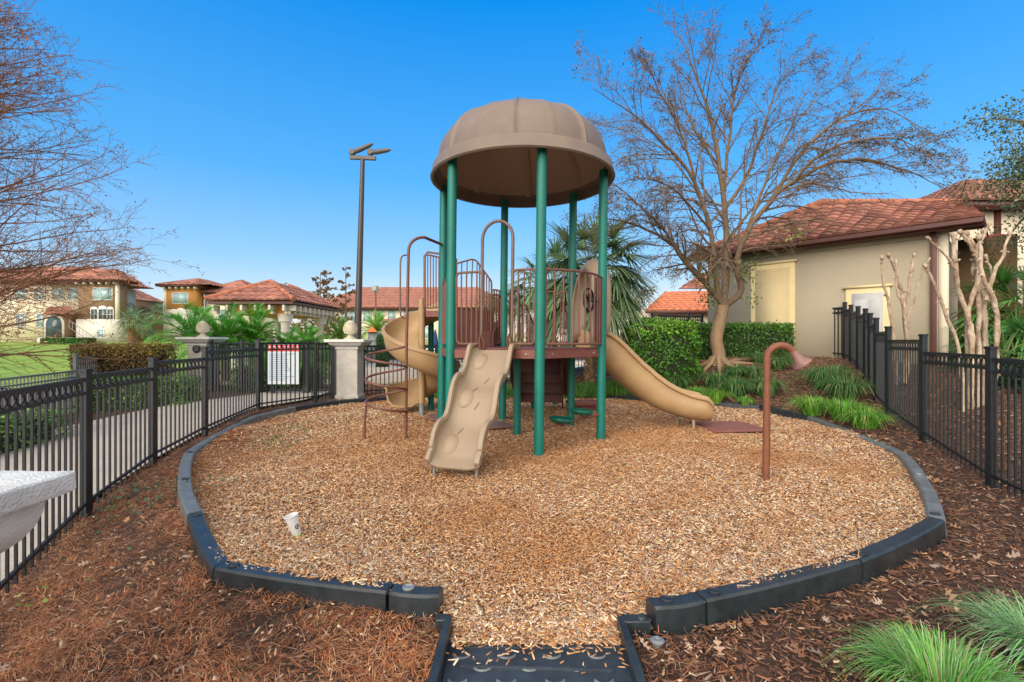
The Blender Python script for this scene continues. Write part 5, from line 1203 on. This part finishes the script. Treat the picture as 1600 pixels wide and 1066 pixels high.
c = gcols(n, (.09,.09,.035), .4, (.30,.17,.07), .5); c[low & (rng.random(n)<.5)] = (.22,.19,.05)
m = MB(); leaves(m, lp_, .055, c, asp=.42)
q = np.concatenate([P(px,py,d)+rng.normal(0,s,(k,3)) for px,py,d,s,k in ((1100,430,11.8,.2,160),(1165,425,11.6,.16,120),(1108,470,11.9,.14,90),(1240,365,10.6,.15,60),(1175,470,11.8,.1,30))])
leaves(m, q, .09, gcols(len(q), (.13,.17,.03), .4, (.25,.24,.05), .3)); m.build('leaves', G['leaf'], t, smooth=0)
print('tree tips', len(TR.tips))
# bare cypress reaching in from the left
def cypress(name, label, base, H, Rr, mt, n1, leafn, seed_dir=None, r0=.2, minr=.003, lv=3, lc=(.3,.13,.05), reach=None, ls=.05):
    t = thing(name, label, 'tree', base); T_ = Tree(); tr = bezier_limb(base, base + A3(rng.normal(0,.1), 0, H), 0, 12, .02); T_.limb(tr, r0, .02, 0)
    for i in range(n1):
        u = .1 + .88*(i+rng.random())/n1; j = u*11; p = tr[int(j)]*(1-j%1)+tr[min(int(j)+1,11)]*(j%1); a = i*2.4+rng.normal(0,.3)
        if reach is not None and rng.random() < .62: a = reach + rng.normal(0,.62)
        l = Rr*(1-u)**.55*rng.uniform(.75,1.15) + .25; d = nrm(A3(math.cos(a), math.sin(a), rng.uniform(.05,.35))); c = [p]; e = d.copy()
        for k in range(8): e = nrm(e + rng.normal(0,.07,3) + A3(0,0,.02)); c.append(c[-1]+e*l/8)
        T_.grow(np.array(c), max(r0*.13*(1-u*.6), minr*2), minr*1.5, 1, lv, (0,12,6,3), (0,.42,.5,.5), .75, .1, .08, .1, minr)
    T_.build(t, mt, mt, 1); 
    if leafn:
        lp = T_.tip_points(leafn, .03); lp = lp[rng.random(len(lp)) < .7]; cl = np.sin(lp[:,0]*3.1)*np.sin(lp[:,2]*2.7+lp[:,1]*2) > .35; 
        lp = lp[cl | (rng.random(len(lp)) < .25)]
        m = MB(); leaves(m, lp, ls, gcols(len(lp), lc, .4, (.42,.2,.05), .3), asp=.35); m.build('leaves', G['leaf'], t, smooth=0)
    return t
cypress('bare_cypress', 'bare reddish brown cypress reaching in at the left edge, wispy twigs', P(-175,560,9.0)*A3(1,1,0)+A3(0,0,-.1), 9.8, 4.3, G['rtwig'], 170, 3, r0=.22, reach=-.15, minr=.0034, ls=.062, lc=(.45,.19,.07))
for i,(px,d,h,r,lab,lv) in enumerate(((443,70,9.2,2.2,'small bare tree above the left slope of the pavilion roof',3),(500,48,7.6,2.2,'brown leafed cypress above the right slope of the pavilion roof',3),(512,56,9.0,1.6,'taller brown leafed cypress beside it, left of the lamp post',3),(541,50,8.6,1.2,'slim half bare tree immediately left of the lamp post',3),(478,44,5.2,1.8,'small bare tree peeking over the pavilion eave',3))):
    cypress('bare_tree', lab, A3(wx(px,d), d, .8), h, r, G['twig'], 22, 2 if i else 0, r0=.14, minr=.02, lv=3, lc=(.2,.11,.05), ls=.28)
# ------------------------------------------------------------------ fan palms
def fan_leaf(m, base, d, L, R_, cols, droop=.25, nseg=22, upn=None):
    d = nrm(d); tip = base + d*L + A3(0,0,-droop*L*.3); pet = np.array([base, base + d*L*.5 + A3(0,0,.04*L), tip]); 
    s = nrm(np.cross(d, A3(0,0,1)) if abs(d[2])<.95 else A3(1,0,0)); n_ = np.cross(s, d); fwd = nrm(tip-pet[1])
    b = []; e = []
    for a in np.linspace(-2.1, 2.1, nseg):
        v = nrm(fwd*math.cos(a) + s*math.sin(a) + n_*.12*abs(math.sin(a))); l = R_*(.72+.28*math.cos(a*.7))*rng.uniform(.9,1.08)
        b.append(tip); e.append(tip + v*l + A3(0,0,-droop*l*rng.uniform(.5,1.3)))
    ribbons(m, np.array(b), np.array(e), np.array([R_*.07]*nseg), np.full(nseg, R_*.07), cols[None]*rng.uniform(.75,1.25,(nseg,1)), 3)
    return pet
def fan_palm(name, label, base, H, nl, L, R_, colr=(.055,.13,.045), tr=.17, dead=4, trunk=True, group=None, skirt=.0, nseg=22):
    base = np.asarray(base, float); t = thing(name, label, 'palm', base, group); m = MB(); mp = MB(); top = base + A3(0,0,H)
    for i in range(nl):
        z = 1 - (i+.5)/nl*(1.55+skirt); a = i*2.39996; h = math.sqrt(max(0,1-z*z)) if abs(z) < 1 else .3; d = A3(math.cos(a)*h, math.sin(a)*h, z) + rng.normal(0,.07,3)
        cl = np.array(colr)*rng.uniform(.75,1.3); 
        if i > nl-dead: cl = np.array((.32,.22,.09))*rng.uniform(.7,1.2)
        pet = fan_leaf(m, top + A3(0,0,rng.uniform(-.15,.1)), d, L*rng.uniform(.85,1.15), R_*rng.uniform(.85,1.1), cl, .2+.35*(1-max(z,0)), nseg); mp.tube(pet, .012 if R_ < 1.2 else .02, 4, cap=False)
    m.build('fronds', G['leaf'], t, smooth=0); mp.build('petioles', G['leafstem'], t)
    if trunk:
        q = MB(); k = 14; zz = np.linspace(-.1, H, k); q.tube([base + A3(0,0,z) for z in zz], tr*(1+.12*np.sin(zz*9)), 14)
        for i in range(int(H/.13)):
            for j in range(5): a = j*1.2566 + (i%2)*.63; z = .15+i*.13; q.beam(base+A3(tr*.9*math.cos(a),tr*.9*math.sin(a),z), base+A3(tr*1.35*math.cos(a),tr*1.35*math.sin(a),z+.16), tr*.45, .03, up=(math.cos(a),math.sin(a),.3))
        q.build('trunk', G['palmbark'], t)
    return t
G['leafstem'] = mat('palm_petiole', (.16,.2,.06), .5, .2, 4)
b0 = A3(wx(926,12.4), 12.4, .25); fan_palm('sabal_palm', 'large fan palm with grey green drooping fronds right behind the play tower', b0, 2.95, 54, 1.0, .95, (.23,.34,.17), dead=5, skirt=.2, nseg=40)
b0 = A3(wx(860,14.5), 14.5, .28); fan_palm('sabal_palm', 'smaller fan palm behind and left of the big drooping one, between the green posts', b0, 2.9, 30, .9, .8, (.16,.28,.13), dead=2, nseg=34)
b0 = A3(wx(1600,10.4), 10.4, .8); fan_palm('fan_palm', 'bright fan palm behind the crape myrtles at the right edge', b0, 1.35, 34, .85, .8, (.12,.30,.07), dead=4, nseg=34, trunk=True)
b0 = A3(wx(1570,9.4), 9.4, .7); fan_palm('fan_palm', 'low bushy fan palm just behind the right fence at the right edge', b0, .5, 22, .55, .6, (.08,.24,.06), dead=2, nseg=30, trunk=False)
for i,(px,d,h,L,R_,lab) in enumerate(((206,52,2.9,1.5,1.5,'sabal palm with a yellow lit base left of the pair by the far dark fence'),(214,56,2.2,1.6,1.5,'lower grey green sabal palm leaning on the brown villa'),(249,55,3.6,1.5,1.4,'sabal palm with a clear pale trunk beside the orange villa'),(236,60,2.6,1.3,1.3,'short sabal palm between the two villas'))):
    fan_palm('sabal_palm', lab, A3(wx(px,d), d, 1.0), h, 30, L*.62, R_*.66, (.24,.34,.17), tr=.3, dead=3, group=None)
# feather palms
def feather(name, label, base, H, nl, L, colr, group=None, tr=.12, trunk=True, lw=.011, arch=.9, dens=60, ll=.3):
    base = np.asarray(base, float); t = thing(name, label, 'palm', base, group); m = MB(); mp = MB(); top = base + A3(0,0,H)
    for i in range(nl):
        a = i*2.39996; el = R(82) - (i/nl)**.8*R(75); d = A3(math.cos(a)*math.cos(el), math.sin(a)*math.cos(el), math.sin(el)); l = L*rng.uniform(.8,1.1)
        u = np.linspace(0,1,12)[:,None]; c = top + d*l*u + A3(0,0,-1)*arch*l*.55*u**2.2*(.4+math.cos(el)); mp.tube(c, np.linspace(.016,.005,12)*(L/1.4), 4, cap=False)
        tg = np.gradient(c,axis=0); tg /= np.linalg.norm(tg,axis=1)[:,None]; f = rng.uniform(.1,1,dens*2); j = np.minimum((f*11).astype(int),10); p = c[j]*(1-(f*11-j))[:,None]+c[j+1]*(f*11-j)[:,None]; s = np.cross(tg[j],A3(0,0,1)); s/=np.linalg.norm(s,axis=1)[:,None]+1e-9
        sg = np.where(np.arange(dens*2)%2,1,-1)[:,None]; le = ll*L*(np.sin(np.pi*np.clip(f*.85+.12,0,1))**.6)[:,None]*rng.uniform(.8,1.1,(dens*2,1)); e = p + (s*sg*.85 + tg[j]*.65 + A3(0,0,.12) + rng.normal(0,.09,(dens*2,3)))*le; e[:,2] -= le[:,0]*.2
        cl = np.array([colr])*1.35*rng.uniform(.7,1.35,(dens*2,1))*rng.uniform(.85,1.2); ribbons(m, p, e, le[:,0]*.05, np.full(dens*2, lw*L), cl, 2)
    m.build('fronds', G['leaf'], t, smooth=0); mp.build('rachises', G['leafstem'], t)
    if trunk: q = MB(); zz = np.linspace(-.1,H,10); q.tube([base+A3(0,0,z) for z in zz], tr*(1+.15*np.sin(zz*20)), 10); q.build('trunk', G['palmbark'], t)
    return t
Gp = 'feather palms between the pillars and the pavilion'
for px,d,z0,h,nl,L,cl,lab in ((352,14.2,.2,1.15,38,1.65,(.11,.34,.03),'big bright pygmy date palm behind the left pillar'),(395,15.3,.25,1.25,38,1.6,(.13,.38,.03),'bright feather palm in front of the pavilion corner column'),
    (300,16.5,.25,1.3,34,1.8,(.10,.32,.04),'feather palm just left of the finial of the left pillar'),(452,16.4,.25,.8,34,1.3,(.17,.40,.04),'low feather palm below the pavilion, centre'),(482,17.8,.25,1.0,32,1.3,(.13,.36,.03),'feather palm under the right end of the pavilion roof'),
    (505,15.2,.25,.55,32,1.2,(.14,.38,.03),'low feather palm left of the cream pillar finial'),(532,24,.3,1.35,30,1.6,(.26,.42,.06),'yellowish feather palm behind the cream pillar finial'),(588,30,.3,1.8,32,1.9,(.22,.42,.05),'feather palm below the far thin lamp post'),
    (420,13.2,.25,.45,28,1.1,(.14,.38,.03),'small feather palm over the gate sign')):
    feather('feather_palm', lab, A3(wx(px,d), d, z0), h, nl, L, cl, Gp)
for px,d,h,L,cl,lab in ((845,15.5,.7,1.3,(.34,.5,.05),'yellow green feather palm seen through the rails right of the centre post'),(800,17,.6,1.2,(.38,.5,.05),'yellow feather palm seen through the middle rails')):
    feather('feather_palm', lab, A3(wx(px,d), d, .28), h, 22, L, cl, Gp)
# far dark trees behind palms
def leaf_tree(name, label, base, H, Rr, n, size, colr, alt=None, trunk_r=.15, clumps=26, zsq=.8, cen=None):
    base = np.asarray(base,float); t = thing(name, label, 'tree', base); cen = base + A3(0,0,H) if cen is None else np.asarray(cen,float); T_ = Tree()
    cc = rng.normal(0,1,(clumps,3)); cc /= np.linalg.norm(cc,axis=1)[:,None]; cc = cen + cc*np.array([Rr,Rr,Rr*zsq])*rng.uniform(.35,.95,(clumps,1)); T_.limb(bezier_limb(base, cen-A3(0,0,Rr*.35), 0, 8, .04), trunk_r, trunk_r*.5, 0)
    for c in cc: T_.limb(bezier_limb(cen-A3(0,0,Rr*.4*rng.uniform(.2,1)), c, .1*Rr, 7, .12), trunk_r*.3, .01, 1)
    T_.build(t, G['twig'], G['twig'], 1); per = n//clumps; m = MB()
    for c in cc:
        q = rng.normal(0,1,(per,3)); q /= np.linalg.norm(q,axis=1)[:,None]; q = c + q*(rng.random((per,1))**.45)*Rr*rng.uniform(.24,.42)*np.array([1.15,1.15,.75]); k = rng.uniform(.75,1.3)
        leaves(m, q, size, gcols(per, np.array(colr)*k, .35, alt, .12))
    m.build('crown', G['leaf'], t, smooth=0); return t
leaf_tree('oak_tree', 'leafy evergreen tree whose crown hangs in at the upper right edge', A3(12.6,8.8,.5), 4.2, 1.9, 17000, .075, (.11,.16,.08), (.36,.34,.16), cen=A3(11.5,9.6,5.2), clumps=50, trunk_r=.2, zsq=1.15)
for i,(px,d,h,r,c_,lab) in enumerate(((204,75,4.6,3.2,(.09,.09,.04),'olive brown leafy tree between the two villas, behind the palms'),(228,78,3.6,3.4,(.035,.07,.025),'dark green tree behind the sabal palms'),(250,80,3,3.2,(.04,.075,.03),'dark tree at the left foot of the orange villa'),
     (812,34,3.2,2.2,(.13,.14,.05),'soft olive tree behind the rear rails'),(790,40,3.6,2.4,(.09,.12,.04),'hazy green tree behind the centre post'),(985,27,3.0,1.5,(.2,.17,.07),'small golden brown tree behind the fan palm'))):
    leaf_tree('far_tree', lab, A3(wx(px,d), d, .8), h, r, 2600, .22 if d > 50 else .12, c_, (.25,.2,.08), clumps=18)
# ------------------------------------------------------------------ hedges and shrubs
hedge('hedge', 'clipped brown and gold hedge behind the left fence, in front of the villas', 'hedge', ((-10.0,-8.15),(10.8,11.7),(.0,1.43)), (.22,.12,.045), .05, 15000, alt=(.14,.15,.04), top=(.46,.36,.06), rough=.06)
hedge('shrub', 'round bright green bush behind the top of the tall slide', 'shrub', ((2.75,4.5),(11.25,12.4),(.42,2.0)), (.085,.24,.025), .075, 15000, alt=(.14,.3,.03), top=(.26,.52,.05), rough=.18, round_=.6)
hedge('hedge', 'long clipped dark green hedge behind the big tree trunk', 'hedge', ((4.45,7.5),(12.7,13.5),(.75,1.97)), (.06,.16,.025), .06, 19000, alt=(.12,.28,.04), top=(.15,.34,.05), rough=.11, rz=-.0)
hedge('hedge', 'low bright hedge at the foot of the brown villa', 'hedge', ((wx(68,58),wx(140,58)),(57.5,59),(1.05,1.85)), (.05,.17,.02), .22, 3500, rough=.1)
hedge('hedge', 'low dark green shrub row along the far side of the path behind the left fence', 'hedge', ((-7.0,-4.9),(11.9,12.8),(.15,.85)), (.08,.2,.04), .05, 9000, alt=(.26,.48,.05), rough=.12)
hedge('hedge', 'green hedge between the brown hedge and the left pillar, seen through fence bars', 'hedge', ((-9.2,-6.7),(9.8,10.5),(-.05,.75)), (.08,.2,.04), .05, 9000, alt=(.26,.48,.05), rough=.12)
hedge('hedge', 'leafy green groundcover shrub behind the nearest left fence panel', 'hedge', ((-8.5,-6.9),(5.2,7.6),(-.15,.45)), (.10,.24,.05), .055, 7000, alt=(.26,.46,.06), rough=.14)
hedge('topiary', 'dark green cone topiary behind the pool fence left of the spiral slide', 'shrub', ((wx(588,22),wx(606,22)),(21.7,22.3),(.25,1.85)), (.03,.13,.02), .06, 3500, rough=.08, round_=1)
hedge('topiary', 'small rounded green shrub showing over the black fence on the rise', 'shrub', ((5.05,6.05),(20.4,21.2),(.9,2.55)), (.04,.16,.02), .07, 3000, rough=.08, round_=1)
hedge('hedge', 'dark green hedge beyond the pool, low behind the fence', 'hedge', ((-13,1),(30.5,31.5),(.2,1.2)), (.03,.08,.02), .12, 9000, rough=.2)
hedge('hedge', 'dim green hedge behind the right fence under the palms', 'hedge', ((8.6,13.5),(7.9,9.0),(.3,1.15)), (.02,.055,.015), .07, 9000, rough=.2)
# ------------------------------------------------------------------ liriope and grasses
def clump(name, label, p, r, h, n, colr, wd=.008, group=None, alt=(.2,.3,.08), flop=.8, seg=4):
    p = np.asarray(p, float); t_ = MB(); a = rng.uniform(0,2*np.pi,n); rad = np.sqrt(rng.random(n))*r*.35; el = rng.beta(1.4,1.6,n)
    b = p + np.stack([np.cos(a)*rad, np.sin(a)*rad, np.zeros(n)-.01],1); out = r*(.25+.95*el)*rng.uniform(.7,1.15,n); zt = h*(1.05-el*flop)*rng.uniform(.6,1.1,n)
    a2 = a + rng.normal(0,.35,n); tip = b + np.stack([np.cos(a2)*out, np.sin(a2)*out, zt],1); ribbons(t_, b, tip, h*(.12+.5*el), rng.uniform(.6,1.3,n)*wd, np.where(rng.random((n,1))<.07, np.array([[.42,.33,.17]]), gcols(n, colr, .5, alt, .15)), seg)
    o = t_.build(name, G['blade'], smooth=0); o.data.transform(Matrix.Translation(Vector(-p))); o.location = p; return tag(o, label, 'grass clump', group)
LG = 'liriope clumps on the right slope'
def gp(px, py, d): x = (px-800)/750*d; return A3(x, d, Tf(x, d))
def at_px(px, py):
    """walk the ray down to the terrain"""
    for d in np.arange(2, 20, .03):
        x = (px-800)/750*d
        if 1.5 - (py-533)/750*d <= Tf(x, d): return A3(x, d, Tf(x, d))
    return A3((px-800)/750*14, 14, Tf((px-800)/750*14, 14))
cl = [(1058,600,.36,.34,'dark'),(1092,618,.33,.3,'bright'),(1117,622,.30,.3,'bright'),(1117,598,.4,.36,'dark'),(1150,612,.42,.4,'dark'),(1150,582,.3,.3,'dark'),(1180,585,.3,.3,'dark'),(1165,625,.14,.18,'bright'),(1196,612,.40,.4,'dark'),(1185,560,.3,.28,'dark'),(1215,570,.3,.3,'dark'),
      (1290,598,.5,.44,'dark'),(1320,618,.5,.45,'dark'),(1270,640,.4,.34,'bright'),(1320,648,.42,.34,'bright'),(1352,662,.34,.3,'bright'),(1305,585,.35,.3,'dark'),(1015,592,.3,.3,'dark'),(1240,560,.25,.25,'dark')]
words = ['dark liriope clump beside the mesh bench','bright low tuft directly above the tall slide exit','bright low tuft right of the slide exit, at the border','dark liriope clump below the round green bush','large dark liriope clump left of the talk tube pole','dark liriope clump at the right foot of the big tree','dark liriope clump upslope of the talk tube, right of the tree roots',
 'tiny bright sprout at the border left of the talk tube','large dark liriope clump just behind the talk tube pole','dark liriope under the hedge, left of centre','dark liriope under the hedge behind the talk tube bend','tall dark liriope clump upslope near the right fence','widest dark liriope clump beside the right fence','bright green tuft at the border, first right of the talk tube horn','bright green tuft in the middle of the right-hand group','bright green tuft nearest the right fence',
 'small dark liriope clump topmost in the right-hand group','dark liriope clump partly behind the tall slide rim','small dark liriope at the right end of the hedge']
for i, (px,py,r,h,k) in enumerate(cl):
    p = at_px(px, py+8); c_ = (.075,.20,.05) if k == 'dark' else (.13,.36,.035); r *= 1.15; h *= 1.15
    clump('liriope', words[i], p, r, h, 620 if k == 'dark' else 480, c_, .013 if k=='dark' else .01, LG, alt=(.22,.36,.13) if k=='dark' else (.34,.6,.1))
clump('ornamental_grass', 'tall bright green grass clump at the bottom right corner', A3(1.74,1.93,Tf(1.74,1.93)), .33, .27, 1300, (.16,.42,.07), .006, None, alt=(.34,.5,.26), seg=5)
clump('ornamental_grass', 'silvery green grass clump cut off by the right edge of the picture', A3(2.42,2.08,Tf(2.42,2.08)), .40, .33, 1000, (.2,.42,.15), .006, None, alt=(.4,.52,.34), seg=5)
clump('liriope', 'grass clump between cream pillar fence and spiral slide', A3(-2.6,11.4,.25), .4, .35, 300, (.08,.25,.03), .012, None)
# ------------------------------------------------------------------ pruned crape myrtles
def crape(label, base, guides, r0, group='pruned crape myrtles behind the right fence'):
    base = np.asarray(base,float); t = thing('crape_myrtle', label, 'tree', base, group)
    for g_, ra in guides:
        m = MB(); pts = densify(g_, 5); k = len(pts); ra *= .86; rr = np.linspace(ra, ra*.6, k)*(1+.16*np.sin(np.arange(k)*1.9)+rng.normal(0,.06,k)); m.tube(pts + rng.normal(0,.008,pts.shape), rr, 10)
        tip = pts[-1]; d = nrm(pts[-1]-pts[-3]); m.tube([tip-d*.06, tip-d*.01, tip+d*.03], [ra*.7, ra*1.05, ra*.8], 10)
        for _ in range(5):
            j = rng.integers(2,k-1); q = nrm(rng.normal(0,1,3)); m.tube([pts[j], pts[j]+q*ra*1.6, pts[j]+q*ra*2.1], [ra*.55, ra*.42, ra*.3], 6)
        m.build('stem', G['crape'], t, smooth=80)
D = 7.6; bb = P(1510,640,D); bb[2] = Tf(bb[0],bb[1])
def gd(l, D0): return [P(x,y,D0+dz) for x,y,dz in l]
crape('big pruned crape myrtle with knobbly pale trunks nearest the right edge, behind the fence', bb,
 [(gd([(1515,700,0),(1518,560,0),(1515,500,0),(1500,460,0),(1492,410,-.1),(1490,366,-.1)],D),.052),(gd([(1518,650,.1),(1512,500,.1),(1530,430,.1),(1520,390,.1),(1500,362,.1)],D),.045),
  (gd([(1524,690,.15),(1530,540,.15),(1528,440,.1),(1526,400,.15),(1510,363,.2)],D),.045),(gd([(1530,680,.2),(1540,540,.2),(1535,450,.2),(1520,420,.2),(1538,360,.2)],D),.05),(gd([(1506,690,-.1),(1500,560,-.1),(1470,470,-.2),(1445,415,-.3)],D),.036),
  (gd([(1535,690,.05),(1558,560,.0),(1555,480,-.05),(1535,430,-.1),(1530,370,-.1)],D),.05),(gd([(1540,470,.0),(1552,430,0),(1567,400,0),(1578,364,0)],D),.036),(gd([(1545,470,.1),(1550,430,.1),(1540,400,.1)],D),.03),
  (gd([(1492,420,-.1),(1480,400,-.1),(1450,372,-.2)],D),.026),(gd([(1520,400,.1),(1530,380,.1),(1546,350,.1)],D),.03)], .1)
D = 9.3; bb = P(1410,600,D); bb[2] = Tf(bb[0],bb[1])
crape('smaller pruned crape myrtle in front of the white door', bb,
 [(gd([(1402,600,0),(1398,540,0),(1390,480,0),(1380,440,0),(1378,402,0)],D),.04),(gd([(1412,600,.1),(1416,540,.1),(1412,480,.1),(1405,440,.1),(1388,398,.1)],D),.05),(gd([(1412,500,.1),(1420,450,.1),(1424,420,.1),(1428,398,.1)],D),.035),
  (gd([(1414,510,.0),(1428,470,0),(1440,430,0),(1452,405,0)],D),.024),(gd([(1420,590,-.1),(1412,490,-.1),(1402,450,-.1),(1400,408,-.1)],D),.03)], .1)
